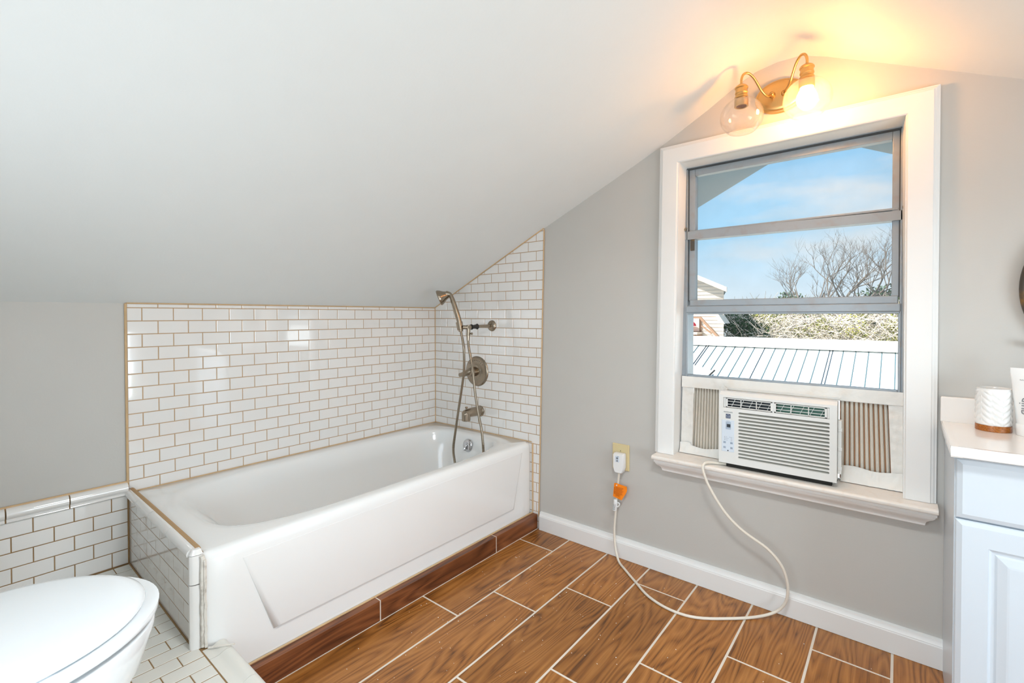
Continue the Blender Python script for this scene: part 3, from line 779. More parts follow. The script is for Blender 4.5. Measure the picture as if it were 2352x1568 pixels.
# front bezel built as a frame of strips with the slot rows cut between them
b = MB()
VX0, VX1, VZ0, VZ1 = 1.678, 2.012, 0.7405, 0.779
SX0, SX1 = 1.734, 2.009
slotz = [0.7238 - i * (0.7238 - 0.5592) / 13 for i in range(14)]
SH = 0.0037
D = 0.012
def fb(x0, x1, z0, z1, y0=YF_, y1=YF_ + D, bev=0.0, mi=0): b.box(x0, x1, y0, y1, z0, z1, bev, mi)
fb(XA, SX0 - SH, ZA, VZ0); fb(SX1 + SH, XB, ZA, VZ0)
fb(SX0 - SH, SX1 + SH, ZA, slotz[-1] - SH); fb(SX0 - SH, SX1 + SH, slotz[0] + SH, VZ0)
for i in range(13): fb(SX0 - SH, SX1 + SH, slotz[i + 1] + SH, slotz[i] - SH)
for zc in slotz:   # rounded slot ends
    for xe, sg in ((SX0, -1), (SX1, 1)):
        for q in (1, -1):
            pts = [(xe + sg * SH, zc + q * SH)] + [(xe + sg * SH * sin(a), zc + q * SH * cos(a)) for a in [pi / 2 * j / 5 for j in range(6)]]
            b.prism(pts, lambda x, z: (x, YF_, z), lambda x, z: (x, YF_ + D, z))
fb(XA, VX0, VZ0, ZB - 0.012); fb(VX1, XB, VZ0, ZB - 0.012); fb(VX0, VX1, VZ1, ZB - 0.012)
# sloped top edge and sides of the bezel
b.prism([(YF_, ZB - 0.012), (YF_ + 0.014, ZB), (-0.012, ZB), (-0.012, ZB - 0.012)], lambda y, z: (XA + 0.002, y, z), lambda y, z: (XB, y, z))
fb(XA, XA + 0.006, ZA, ZB - 0.012, YF_ + D, -0.008); fb(XB - 0.006, XB, ZA, ZB - 0.012, YF_ + D, -0.008); fb(XA, XB, ZA, ZA + 0.006, YF_ + D, -0.008)
b.build('front_grille', 'acplastic', ac)
b = MB()
for zc in slotz:
    b.prism([(YF_ + 0.003, zc - SH - 0.0005), (YF_ + 0.003, zc - SH + 0.0004), (YF_ + 0.020, zc + SH + 0.0015), (YF_ + 0.020, zc + SH + 0.0004)], lambda y, z: (SX0 - SH, y, z), lambda y, z: (SX1 + SH, y, z))
b.box(SX0 - 0.01, SX1 + 0.01, YF_ + 0.0205, YF_ + 0.024, ZA + 0.01, VZ0 - 0.006)
b.build('filter_screen', 'acgrey', ac)
lv = MB()
lv.box(VX0, VX1, YF_ + 0.03, YF_ + 0.034, VZ0, VZ1); lv.box(VX0, VX1, YF_ + D, YF_ + 0.034, VZ0 - 0.003, VZ0); lv.box(VX0, VX1, YF_ + D, YF_ + 0.034, VZ1, VZ1 + 0.003)
lv.box(1.852, 2.004, YF_ + 0.026, YF_ + 0.029, VZ0 + 0.002, VZ1 - 0.002, 0, 1)
lv.build('air_outlet', ['acdark', 'fin'], ac)
for x0, x1 in ((1.6865, 1.8425), (1.8475, 2.0045)):
    b = MB()
    y0, y1 = YF_ + 0.001, YF_ + 0.006
    z0, z1 = VZ0 + 0.002, VZ1 - 0.002
    for za, zb_ in ((z0, z0 + 0.0032), (z1 - 0.0032, z1)): b.box(x0, x1, y0, y1, za, zb_, 0.0006)
    for xa, xb in ((x0, x0 + 0.006), (x1 - 0.006, x1)): b.box(xa, xb, y0, y1, z0, z1, 0.0006)
    for k in (1, 2, ): b.box(x0, x1, y0 + 0.001, y1 - 0.001, z0 + (z1 - z0) * k / 3 - 0.0009, z0 + (z1 - z0) * k / 3 + 0.0009)
    for k in (1, 2): b.box(x0 + (x1 - x0) * k / 3 - 0.0012, x0 + (x1 - x0) * k / 3 + 0.0012, y0, y1, z0, z1)
    for k in range(5):
        xc = x0 + 0.018 + k * 0.03
        b.hex([(xc, y1, z0 + 0.004), (xc + 0.0012, y1, z0 + 0.004), (xc + 0.0012, y1 + 0.012, z0 + 0.004), (xc, y1 + 0.012, z0 + 0.004), (xc + 0.012, y1, z1 - 0.004), (xc + 0.0132, y1, z1 - 0.004), (xc + 0.0132, y1 + 0.012, z1 - 0.004), (xc + 0.012, y1 + 0.012, z1 - 0.004)])
    b.build('louver', 'acplastic', ac)
b = MB()
b.box(1.8425, 1.8475, YF_ + 0.002, YF_ + 0.01, VZ0, VZ1); b.build('outlet_divider', 'acplastic', ac)
for xc in (1.682, 2.0085):
    b = MB(); b.lathe([(0.0, -0.018), (0.004, -0.018), (0.004, 0.018), (0.0, 0.018)], (xc, YF_ + 0.004, (VZ0 + VZ1) / 2), (0, 0, 1), 12); b.build('louver_pivot', 'acplastic', ac, smooth=True)
cpn = MB(); cpn.box(1.6725, 1.7165, YF_ - 0.0012, YF_ + 0.002, 0.574, 0.694, 0.0008, 0, 1); cpo = cpn.build('control_panel', 'acblue', ac)
b = MB(); b.box(1.687, 1.7055, YF_ - 0.0018, YF_, 0.659, 0.6875, 0.0005, 0, 1); b.box(1.691, 1.7035, YF_ - 0.0022, YF_, 0.667, 0.679, 0, 1); b.build('display', ['button', 'acdark'], cpo)
fnA = lambda cx, cz: (lambda x, y, z: (cx + x, YF_ - 0.0014 - z, cz + y))
b = MB()
for x in (1.683, 1.708):
    for z in (0.630, 0.6243, 0.618):
        b = MB(); b.box(x - 0.0008, x + 0.0008, YF_ - 0.0016, YF_, z - 0.0008, z + 0.0008); b.build('indicator_light', 'black', cpo)
b = MB(); b.lathe([(0, 0.0016), (0.0022, 0.0016), (0.0022, 0)], (1.695, YF_, 0.5785), (0, -1, 0), 14)
b.build('remote_sensor', 'black', cpo)
for x, z, tx in ((1.683, 0.609, 'Mode'), (1.7075, 0.609, 'Fan\nSpeed'), (1.683, 0.590, 'Timer'), (1.7075, 0.590, 'On\nOff')):
    bt = MB(); bt.box(x - 0.0045, x + 0.0045, YF_ - 0.0016, YF_, z - 0.0045, z + 0.0035, 0.0004, 0, 1); bo = bt.build('button', 'button', cpo)
    textmesh(tx, 0.0030, 'ink', (lambda cx, cz: (lambda x, y, zz: (cx + x, YF_ - 0.0018 - zz, cz + y)))(x, z), 'button_lettering', 'ink', cpo, 0.0001)
for x, z, tx in ((1.6885, 0.630, 'Cool'), (1.691, 0.6243, 'Energy Saver'), (1.6895, 0.618, 'Fan Only'), (1.7025, 0.630, 'High'), (1.7045, 0.6243, '4'), (1.7045, 0.618, '2'), (1.6955, 0.6905, 'Temp/Time')):
    textmesh(tx, 0.0026, 'ink', fnA(x, z), 'panel_lettering', 'ink', cpo, 0.0001)
textmesh('FRIGIDAIRE', 0.0062, 'inkgrey', (lambda x, y, z: (1.695 + x, YF_ - 0.0003 - z, 0.7238 + y)), 'maker_lettering', 'inkgrey', ac, 0.0003)
b = MB(); b.box(1.687, 1.7033, YF_ - 0.0008, YF_, 0.7005, 0.717)
lo = b.build('energy_badge', 'ink', ac)
b = MB()
for dz in (0.0025,): b.box(1.6885, 1.7018, YF_ - 0.0011, YF_, 0.7035, 0.7042)
b.tube([(1.689 + 0.0125 * t, YF_ - 0.001, 0.7075 + 0.0065 * sin(pi * (0.15 + 0.75 * t))) for t in [i / 10 for i in range(11)]], 0.0004, 5)
b.build('badge_arc', 'acblue', lo)
textmesh('energy', 0.0048, 'acblue', (lambda x, y, z: (1.695 + x, YF_ - 0.0010 - z, 0.7085 + y)), 'badge_lettering', 'acblue', lo, 0.0001)
b = MB(); b.box(XB + 0.0005, XB + 0.011, -0.034, -0.004, 0.556, 0.735, 0.001)
for z in (0.705, 0.64, 0.575): b.box(XB + 0.0012, XB + 0.0125, -0.036, -0.033, z - 0.006, z + 0.006, 0.0008)
b.build('side_rail', 'acplastic', ac)
def accordion(x0, x1, n, z0, z1, lean0, lean1, name, left=True):
    b = MB(); pts = []
    for i in range(n):
        for q, y in ((0, 0.080), (0.20, 0.080), (0.34, 0.069), (0.58, 0.066), (0.84, 0.069)): pts.append(((i + q) / n, y))
    pts.append((1.0, 0.080))
    def row(z, sh): return [(x0 + (x1 - x0) * t + sh(t), y, z) for t, y in pts]
    f0 = lambda t: lean0 * (1 - t if left else t); f1 = lambda t: lean1 * (1 - t if left else t)
    b.loft([row(z0, f0), row((z0 + z1) / 2, lambda t: (f0(t) + f1(t)) / 2), row(z1, f1)], closed=False)
    b.loft([[(x, y + 0.0012, z) for x, y, z in row(z1, f1)], [(x, y + 0.0012, z) for x, y, z in row(z0, f0)]], closed=False)
    
    if not left:
        for k in range(len(b.f)):
            if k % 5 == 0: b.m[k] = 1
    return b.build(name, ['pleat', 'pleat_brown'] if not left else 'pleat', ac)
a1 = accordion(1.520, 1.668, 13, 0.512, 0.800, -0.006, 0.006, 'accordion_panel')
a2 = accordion(2.030, 2.186, 11, 0.512, 0.800, 0.0, -0.012, 'accordion_panel', False)
a2['label'] = 'accordion side panel stained brown between its pleats'
b = MB(); b.box(1.517, 1.663, 0.060, 0.068, 0.789, 0.800, 0.001); b.box(2.034, 2.19, 0.060, 0.068, 0.789, 0.800, 0.001); b.box(1.663, 2.034, 0.05, 0.07, 0.793, 0.803, 0.001)
b.box(1.512, 2.19, 0.076, 0.08, 0.503, 0.5115)
b.build('top_channel', 'acplastic', ac)

# tape strips sealing the unit into the window
def strip(fn, nu, nv, label, seed):
    rnd = random.Random(seed); b = MB()
    ph = [(rnd.uniform(30, 260), rnd.uniform(-120, 120), rnd.uniform(0, 6), rnd.uniform(0.0003, 0.0009)) for _ in range(8)]
    def g_(u, v):
        x, y, z = fn(u, v)
        d = sum(a * sin(k * x + l * z + p) for k, l, p, a in ph) + rnd.uniform(-0.0004, 0.0004)
        return (x, y - abs(d), z)
    b.grid(g_, nu, nv)
    n0 = len(b.v); vv = list(b.v); ff = list(b.f)
    b.add([(x, y + 0.0006, z) for x, y, z in vv], [list(reversed(f)) for f in ff])
    o = b.build('tape_strip', 'tape', None, smooth=True, angle=60)
    return tag(o, label, 'tape', 'white tape strips around the air conditioner')
def bil(p00, p10, p11, p01, y):
    return lambda u, v: ((p00[0] * (1 - u) + p10[0] * u) * (1 - v) + (p01[0] * (1 - u) + p11[0] * u) * v, y, (p00[1] * (1 - u) + p10[1] * u) * (1 - v) + (p01[1] * (1 - u) + p11[1] * u) * v)
TY = 0.0555
strip(bil((1.484, 0.788), (2.203, 0.792), (2.203, 0.836), (1.484, 0.834), 0.0535), 90, 8, 'long white tape strip across the top of the air conditioner', 1)
strip(bil((1.480, 0.545), (1.527, 0.545), (1.532, 0.800), (1.485, 0.800), TY + 0.002), 8, 40, 'vertical white tape strip between left window jamb and pleats', 2)
strip(bil((2.173, 0.54), (2.204, 0.54), (2.204, 0.80), (2.163, 0.80), TY + 0.002), 8, 40, 'vertical white tape strip between right window jamb and pleats', 3)
strip(lambda u, v: (1.477 + 0.18 * u, TY - 0.001 - 0.012 * (1 - v) ** 2, 0.5125 + v * ((0.041 if u < 0.25 else 0.031) + 0.004 * sin(u * 9))), 40, 8, 'short curled white tape strip on the sill beside the cord', 4)
strip(lambda u, v: (2.036 + 0.168 * u, TY - 0.001 - 0.012 * (1 - v) ** 2, 0.5125 + v * (0.052 + 0.004 * sin(u * 8))), 40, 8, 'short curled white tape strip on the sill under the brown pleats', 5)
strip(lambda u, v: (1.633 + 0.03 * u + 0.004 * v, 0.046 - 0.004 * u, 0.772 + v * (0.040 - 0.022 * abs(u - 0.4))), 10, 10, 'loose cream tape flap at the upper left corner of the air conditioner', 6)

# ------------------------------------------------------------------ outlet and power cord
ou = thing('wall_outlet', 'ivory wall plate with a plugged in power cord beside the window', 'outlet', (1.231, 0.004, 0.395))
b = MB(); b.box(1.1905, 1.2715, -0.002, 0.0055, 0.395, 0.5115, 0.003, 0, 3); b.build('wall_plate', 'ivory', ou)
b = MB(); b.lathe([(0.0, 0.0012), (0.0028, 0.001), (0.0034, 0)], (1.231, -0.0018, 0.4815), (0, -1, 0), 14); b.box(1.2302, 1.2318, -0.0036, -0.002, 0.479, 0.484, 0, 1); b.build('screw', ['ivory', 'rubber'], ou)
b = MB(); b.lathe([(0.0, 0.003), (0.0165, 0.003), (0.0175, 0)], (1.231, -0.0018, 0.450), (0, -1, 0), 24); b.build('receptacle', 'ivory', ou, smooth=True)

pc = thing('power_cord', 'cream power cord looping from the wall plug to the air conditioner', 'cord', (1.56, -0.15, 0.0))
b = MB()
path = [(1.236, -0.026, 0.388), (1.228, -0.020, 0.345), (1.222, -0.016, 0.30), (1.216, -0.014, 0.25), (1.212, -0.014, 0.19), (1.209, -0.018, 0.12), (1.218, -0.027, 0.055), (1.248, -0.055, 0.010), (1.30, -0.098, 0.0052), (1.37, -0.155, 0.0052), (1.455, -0.220, 0.0052), (1.55, -0.249, 0.0052), (1.639, -0.233, 0.0052),
        (1.735, -0.160, 0.0052), (1.805, -0.095, 0.008), (1.853, -0.055, 0.024), (1.882, -0.050, 0.060), (1.893, -0.052, 0.10), (1.892, -0.056, 0.150), (1.874, -0.062, 0.205), (1.830, -0.066, 0.252), (1.752, -0.072, 0.295), (1.692, -0.080, 0.350), (1.640, -0.086, 0.43), (1.619, -0.089, 0.48), (1.613, -0.087, 0.508), (1.6185, -0.074, 0.5215), (1.634, -0.050, 0.5205), (1.655, -0.034, 0.5172), (1.6815, -0.022, 0.5168)]
b.tube(path, 0.0049, 10, smooth=5)
cordo = b.build('cord', 'cord', pc, smooth=True)
b = MB()
pp = [(0.025, 0.413), (0.0245, 0.4725), (0.021, 0.4765), (-0.021, 0.4765), (-0.0245, 0.4725), (-0.025, 0.413), (-0.018, 0.392), (-0.013, 0.3885), (0.013, 0.3885), (0.018, 0.392)]
f_ = lambda d, k: (lambda x, z: (1.2345 + x * k, d, 0.434 + (z - 0.434) * k))
rings = [[f_(-0.0046, 0.95)(x, z) for x, z in pp], [f_(-0.008, 1)(x, z) for x, z in pp], [f_(-0.030, 1)(x, z) for x, z in pp], [f_(-0.036, 0.93)(x, z) for x, z in pp]]
b.loft(rings, 0, True, True)
pl = b.build('plug', 'plug', pc, smooth=True, angle=40)
b = MB(); b.box(1.2215, 1.2415, -0.0372, -0.035, 0.4385, 0.4655, 0.0006, 0, 1)
b.lathe([(0, 0.0022), (0.0045, 0.0018), (0.005, 0)], (1.2315, -0.0365, 0.456), (0, -1, 0), 16, 1); b.lathe([(0, 0.0022), (0.0035, 0.0018), (0.004, 0)], (1.2315, -0.0365, 0.4445), (0, -1, 0), 16, 1)
b.build('test_button', ['acblue', 'inkgrey'], pl, smooth=True, angle=30)
textmesh('TEST', 0.0045, 'ink', (lambda x, y, z: (1.2355 + x, -0.0374 - z, 0.4635 + y)), 'plug_lettering', 'ink', pl, 0.0001)
b = MB()
tg = [(1.2125, 0.339), (1.219, 0.341), (1.272, 0.335), (1.2735, 0.318), (1.268, 0.303), (1.249, 0.270), (1.206, 0.277)]
b.loft([[(x, -0.0245 - 0.006 * sin((x - 1.2) * 40), z) for x, z in tg], [(x, -0.0239 - 0.006 * sin((x - 1.2) * 40), z) for x, z in tg]], 0, True, True)
tgo = b.build('warning_tag', 'orange', pc)
b = MB()
for i in range(9):
    z = 0.324 - i * 0.0048
    b.box(1.2205, 1.2585 - (i % 3) * 0.004 - max(0, i - 5) * 0.004, -0.0312 + abs(i - 4) * 0.0000, -0.0302, z, z + 0.0009)
for i in range(6): b.box(1.2115, 1.2185, -0.0287, -0.0277, 0.318 - i * 0.0052, 0.3194 - i * 0.0052)
b.build('tag_print', 'tagprint', tgo)
b = MB(); b.lathe([(0.0, 0.002), (0.0028, 0.002), (0.0028, 0)], (1.2265, -0.0305, 0.3325), (0, -1, 0), 12); b.build('tag_rivet', 'plug', tgo)
b = MB()
b.tube([(1.2135, -0.018, 0.263), (1.2155, -0.020, 0.25), (1.213, -0.018, 0.236), (1.2085, -0.017, 0.214)], lambda t: 0.0078 + 0.0022 * min(1, t * 1.5), 12, smooth=4)
b.tube([(1.219, -0.02, 0.249), (1.230, -0.021, 0.252), (1.235, -0.021, 0.246), (1.230, -0.02, 0.236), (1.222, -0.02, 0.232)], 0.0032, 8, smooth=4)
lb = b.build('cord_label', 'plug', pc, smooth=True)
b = MB()
for i in range(6): b.box(1.2085 + i * 0.0006 - 0.004, 1.2085 + i * 0.0006 + 0.008, -0.0282, -0.0272, 0.2185 + i * 0.0045, 0.2197 + i * 0.0045)
b.build('label_print', 'inkgrey', lb)

# ------------------------------------------------------------------ shower fittings
sa = thing('shower_arm', 'brushed nickel shower arm with round flange on the tile', 'shower arm', (0.4635, 0.0, 1.034))  # shower arm carrying the diverter and the hand shower holder
b = MB(); b.lathe([(0.0, 0.014), (0.011, 0.0135), (0.016, 0.012), (0.024, 0.009), (0.029, 0.005), (0.0305, 0.001), (0.0305, -0.001)], (0.4635, 0, 1.034), (0, -1, 0), 32); b.build('flange', 'nickel', sa, smooth=True)
b = MB(); b.tube([(0.4635, -0.006, 1.034), (0.4635, -0.1, 1.0325), (0.464, -0.178, 1.030)], 0.0085, 16); b.build('arm', 'nickel', sa, smooth=True)
b = MB(); b.tube([(0.464, -0.118, 1.032), (0.464, -0.122, 1.032), (0.464, -0.130, 1.032), (0.464, -0.158, 1.031), (0.464, -0.164, 1.0305), (0.464, -0.170, 1.030)], lambda t: 0.0125 + 0.003 * sin(t * 9), 14); b.build('black_coupling', 'black', sa, smooth=True)
b = MB()
b.tube([(0.464, -0.176, 1.030), (0.464, -0.196, 1.029)], 0.0125, 18)
b.tube([(0.4645, -0.188, 1.040), (0.4645, -0.188, 1.005), (0.4645, -0.190, 0.985)], 0.0105, 16)
b.tube([(0.4645, -0.190, 0.988), (0.465, -0.191, 0.972), (0.465, -0.192, 0.960)], lambda t: 0.0095 - 0.002 * t, 16)
b.tube([(0.464, -0.19, 0.998), (0.482, -0.184, 0.996)], 0.004, 10); b.lathe([(0.0, 0.004), (0.0065, 0.003), (0.0065, -0.003), (0, -0.004)], (0.484, -0.183, 0.996), (1, 0.3, 0), 12)
b.tube([(0.464, -0.194, 1.029), (0.446, -0.210, 1.030)], 0.0105, 14)
b.build('diverter', 'nickel', sa, smooth=True)
HB = Vector((0.4245, -0.2130, 1.052)); 
b = MB(); b.tube([HB + Vector((0.0075, -.001, -0.036)), HB + Vector((-0.0035, 0, 0.004))], lambda t: 0.0165 + 0.002 * t, 18); b.build('holder', 'nickel', sa, smooth=True)

hs = thing('hand_shower', 'brushed nickel hand shower held on the shower arm, hose hanging', 'hand shower', (0.43, -0.21, 1.05))
b = MB()
hp = [HB + Vector((0.010, -0.001, -0.045)), HB + Vector((0, 0, 0)), HB + Vector((-0.016, -0.004, 0.050)), HB + Vector((-0.034, -0.008, 0.100)), HB + Vector((-0.046, -0.012, 0.134)), HB + Vector((-0.056, -0.016, 0.150)), HB + Vector((-0.072, -0.024, 0.153))]
b.tube(hp, lambda t: 0.0115 + 0.003 * sin(pi * min(1, t * 1.5)) - 0.0012 * t + max(0, t - 0.8) * 0.03, 18, smooth=6)
b.build('handle', 'nickel', hs, smooth=True)
HC = HB + Vector((-0.096, -0.040, 0.136)); HN = Vector((-0.66, -0.62, -0.36)).normalized()
b = MB(); b.lathe([(0.0, -0.046), (0.012, -0.045), (0.018, -0.036), (0.026, -0.018), (0.036, -0.004), (0.041, 0.006), (0.0415, 0.012), (0.039, 0.0155), (0.034, 0.016)], HC, HN, 32); hd = b.build('head', 'nickel', hs, smooth=True)
b = MB(); b.lathe([(0.034, 0.0158), (0.031, 0.0135), (0.0, 0.0135)], HC, HN, 32)
sf = b.build('spray_face', 'nickel_dark', hd, smooth=True)
b = MB()
_a = Vector((0, 0, 1)); _a = (_a - HN * _a.dot(HN)).normalized(); _b = HN.cross(_a)
for R, n in ((0.027, 16), (0.018, 10), (0.008, 5)):
    for i in range(n):
        c = HC + HN * 0.0135 + _a * R * cos(2 * pi * i / n) + _b * R * sin(2 * pi * i / n); b.lathe([(0.0022, 0), (0.0018, 0.002), (0, 0.002)], c, HN, 6)
for i in range(6):
    c = HC + HN * 0.0138; dd = _a * cos(pi * i / 3) + _b * sin(pi * i / 3); b.tube([c + dd * 0.010, c + dd * 0.024], 0.0016, 6)
b.build('nozzle', 'nickel', hd)
b = MB()
hose = [HB + Vector((0.010, -0.001, -0.045)), (0.449, -0.214, 0.955), (0.455, -0.212, 0.90), (0.447, -0.205, 0.80), (0.428, -0.204, 0.70), (0.404, -0.203, 0.59), (0.379, -0.202, 0.47), (0.364, -0.202, 0.385), (0.372, -0.203, 0.325), (0.40, -0.21, 0.26), (0.45, -0.22, 0.215), (0.51, -0.22, 0.215), (0.556, -0.205, 0.27), (0.576, -0.20, 0.36), (0.577, -0.20, 0.42), (0.566, -0.20, 0.51), (0.542, -0.20, 0.60), (0.521, -0.20, 0.70), (0.507, -0.2, 0.80), (0.485, -0.196, 0.88), (0.470, -0.193, 0.93), (0.465, -0.192, 0.965)]
hpts = catmull([Vector(q) for q in hose], 30)
b.tube(hpts, 0.0057, 8)
# ribs of the spiral metal hose
acc = 0.0
for i in range(1, len(hpts)):
    acc += (hpts[i] - hpts[i - 1]).length
    if acc > 0.0048:
        acc = 0; d = (hpts[i] - hpts[i - 1]).normalized()
        b.lathe([(0.0055, -0.0018), (0.0072, -0.0011), (0.0072, 0.0011), (0.0055, 0.0018)], hpts[i], d, 8)
b.build('hose', ['nickel', 'nickel_dark'], hs, smooth=True, angle=50)

va = thing('shower_valve', 'round brushed nickel shower valve with lever on the tile', 'valve', (0.351, 0.0, 0.775))
b = MB(); b.lathe([(0.0, 0.018), (0.035, 0.018), (0.040, 0.016), (0.045, 0.0125), (0.062, 0.011), (0.075, 0.009), (0.083, 0.005), (0.0855, 0.0), (0.0855, -0.001)], (0.351, 0, 0.775), (0, -1, 0), 48); eo = b.build('escutcheon', 'nickel', va, smooth=True, angle=50)
b = MB()
for i in range(9):
    a = radians(40 + i * 12); b.lathe([(0, 0.0004), (0.0022, 0.0004), (0.0022, 0)], (0.351 + 0.062 * cos(a), -0.0112, 0.775 + 0.062 * sin(a)), (0, -1, 0), 8)
b.build('temperature_mark', 'nickel_dark', eo)
b = MB(); b.lathe([(0.0265, 0.016), (0.0265, 0.035), (0.0245, 0.050), (0.0235, 0.062), (0.020, 0.066), (0.0, 0.067)], (0.351, 0, 0.775), (0, -1, 0), 28); b.build('sleeve', 'nickel', va, smooth=True)
b = MB(); b.tube([(0.352, -0.052, 0.780), (0.338, -0.064, 0.772), (0.318, -0.075, 0.762), (0.292, -0.083, 0.756)], lambda t: 0.0215 - 0.011 * t, 16, smooth=4); b.build('lever', 'nickel', va, smooth=True)

sp = thing('tub_spout', 'brushed nickel tub spout with diverter knob above the rim', 'spout', (0.372, 0.0, 0.55))
b = MB()
b.lathe([(0.0, -0.001), (0.031, -0.001), (0.031, 0.006), (0.0265, 0.010), (0.0, 0.010)], (0.374, 0, 0.552), (0, -1, 0), 26)
def spr(y, z, rx, rz): return [(0.374 + rx * cos(2 * pi * j / 24), y, z + rz * sin(2 * pi * j / 24)) for j in range(24)]
b.loft([spr(-0.004, 0.554, 0.027, 0.027), spr(-0.04, 0.555, 0.026, 0.026), spr(-0.08, 0.556, 0.025, 0.0245), spr(-0.110, 0.556, 0.024, 0.0225), spr(-0.128, 0.554, 0.020, 0.019), spr(-0.137, 0.551, 0.010, 0.010)], 0, True, True)
b.lathe([(0.0235, 0.022), (0.0240, 0.0), (0.0235, -0.020), (0.0215, -0.022), (0.0, -0.022)], (0.374, -0.1140, 0.537), (0, 0, 1), 24)
b.build('spout_body', 'nickel', sp, smooth=True)
b = MB(); b.lathe([(0.004, 0.0), (0.004, 0.010), (0.0075, 0.012), (0.008, 0.017), (0.006, 0.020), (0, 0.020)], (0.374, -0.112, 0.572), (0, 0, 1), 16); b.build('diverter_knob', 'nickel', sp, smooth=True)

# ------------------------------------------------------------------ wall light over the window
wl = thing('wall_light', 'brass two arm wall light over the window with one bulb lit', 'wall light', (1.852, 0.0, 1.82))
b = MB(); b.lathe([(0.0, 0.021), (0.050, 0.020), (0.068, 0.0175), (0.0735, 0.0145), (0.0745, 0.0115), (0.0800, 0.0105), (0.0815, 0.007), (0.0815, -0.006)], (1.852, 0.001, 1.882), (0, -1, 0), 64, sx=1.0, sy=0.72, ref=(1, 0, 0)); b.build('backplate', 'brass', wl, smooth=True, angle=50)
YG = -0.150
for side, xk, zk, xs_ in ((-1, 1.829, 1.887, 1.7575), (1, 1.869, 1.881, 1.9530)):
    dz = 0.0 if side < 0 else 0.006
    b = MB(); b.lathe([(0.0, 0.016), (0.005, 0.0155), (0.009, 0.012), (0.0105, 0.006), (0.009, 0.0), (0.006, -0.004)], (xk, -0.018, zk), (0, -1, 0), 18); b.build('arm_knob', 'brass', wl, smooth=True)
    b = MB()
    d = xs_ - xk
    y_ = lambda t: -0.03 + (YG + 0.03) * t
    pts = [(xk, -0.030, zk), (xk + d * 0.13, y_(0.20), 1.874 + dz), (xk + d * 0.30, y_(0.38), 1.886 + dz), (xk + d * 0.44, y_(0.54), 1.908 + dz), (xk + d * 0.58, y_(0.70), 1.928 + dz), (xk + d * 0.76, y_(0.86), 1.9395 + dz), (xk + d * 0.92, y_(0.96), 1.934 + dz), (xs_, YG, 1.916 + dz), (xs_, YG, 1.893 + dz)]
    b.tube(pts, 0.0042, 12, smooth=6); b.build('arm', 'brass', wl, smooth=True)
    zs = 1.852 + dz
    b = MB()
    b.lathe([(0.0, 0.047), (0.010, 0.046), (0.018, 0.041), (0.0215, 0.036), (0.0215, 0.033), (0.0190, 0.031), (0.0190, 0.022), (0.0205, 0.0185), (0.0205, 0.0155), (0.0190, 0.0135), (0.0190, 0.0075), (0.0215, 0.004), (0.0215, -0.001), (0.019, -0.003)], (xs_, YG, zs), (0, 0, 1), 28)
    b.lathe([(0.019, -0.003), (0.0225, -0.006), (0.0225, -0.030), (0.0205, -0.031), (0.0175, -0.030), (0.0175, -0.012), (0, -0.012)], (xs_, YG, zs), (0, 0, 1), 28)
    b.build('socket', 'brass', wl, smooth=True)
    b = MB()
    # open-bottomed glass globe
    C_ = zs - 0.066; R_ = 0.0695
    pr_ = []
    a0, a1_ = radians(18), radians(143)
    for i in range(25):
        a = a0 + (a1_ - a0) * i / 24; pr_.append((R_ * sin(a), R_ * cos(a) * 0.96))
    pin = [(r - 0.0022, h) for r, h in reversed(pr_)]
    b.lathe(pr_ + pin, (xs_ + 0.001, YG, C_), (0, 0, 1), 48)
    b.build('glass_shade', 'lampglass', wl, smooth=True, angle=70)
    if side > 0:
        b = MB(); b.lathe([(0.0, -0.080), (0.010, -0.079), (0.020, -0.074), (0.027, -0.064), (0.0295, -0.052), (0.028, -0.040), (0.022, -0.026), (0.0155, -0.014), (0.0135, -0.006)], (xs_, YG, zs - 0.014), (0, 0, 1), 24, cap1=True); b.build('bulb', 'bulb', wl, smooth=True)

# ------------------------------------------------------------------ vanity, worktop and things on it
vn = thing('vanity_cabinet', 'pale painted vanity cabinet right of the window', 'cabinet', (2.62, -0.17, 0.0))
VX, VXE, VYF = 2.305, 2.98, -0.352
b = MB(); b.box(VX, VXE, VYF + 0.019, 0.004, 0.09, 0.742); b.box(VX + 0.001, VXE, VYF + 0.07, 0.004, 0.0, 0.09); b.build('carcass', 'vanity', vn)
b = MB(); b.box(VX - 0.006, VX - 0.0002, VYF + 0.0175, 0.003, 0.0, 0.742); b.build('side_panel', 'vanity', vn)
def slab_front(x0, x1, z0, z1, name, raised=False):
    b = MB(); e = 0.012; t = 0.019
    r0 = [(x0, VYF + t, z0), (x1, VYF + t, z0), (x1, VYF + t, z1), (x0, VYF + t, z1)]
    def rr(i, y): return [(x0 + i, y, z0 + i), (x1 - i, y, z0 + i), (x1 - i, y, z1 - i), (x0 + i, y, z1 - i)]
    rings = [r0, rr(0, VYF + 0.008), rr(0.002, VYF + 0.005), rr(e, VYF), rr(e + 0.001, VYF)]
    if raised:
        rings += [rr(0.058, VYF), rr(0.060, VYF + 0.004), rr(0.064, VYF + 0.0065), rr(0.070, VYF + 0.007), rr(0.074, VYF + 0.004), rr(0.090, VYF - 0.0005), rr(0.094, VYF - 0.001)]
    b.loft(rings, 0, True, True)
    return b.build(name, 'vanity', vn)
slab_front(VX - 0.004, VXE - 0.002, 0.586, 0.733, 'drawer_front')
slab_front(VX - 0.004, 2.640, 0.075, 0.582, 'door', True); slab_front(2.644, VXE - 0.002, 0.075, 0.582, 'door', True)
ct = thing('vanity_worktop', 'glossy white worktop with backsplash on the vanity cabinet', 'worktop', (2.64, -0.19, 0.7435))
DK = 0.7675
b = MB()
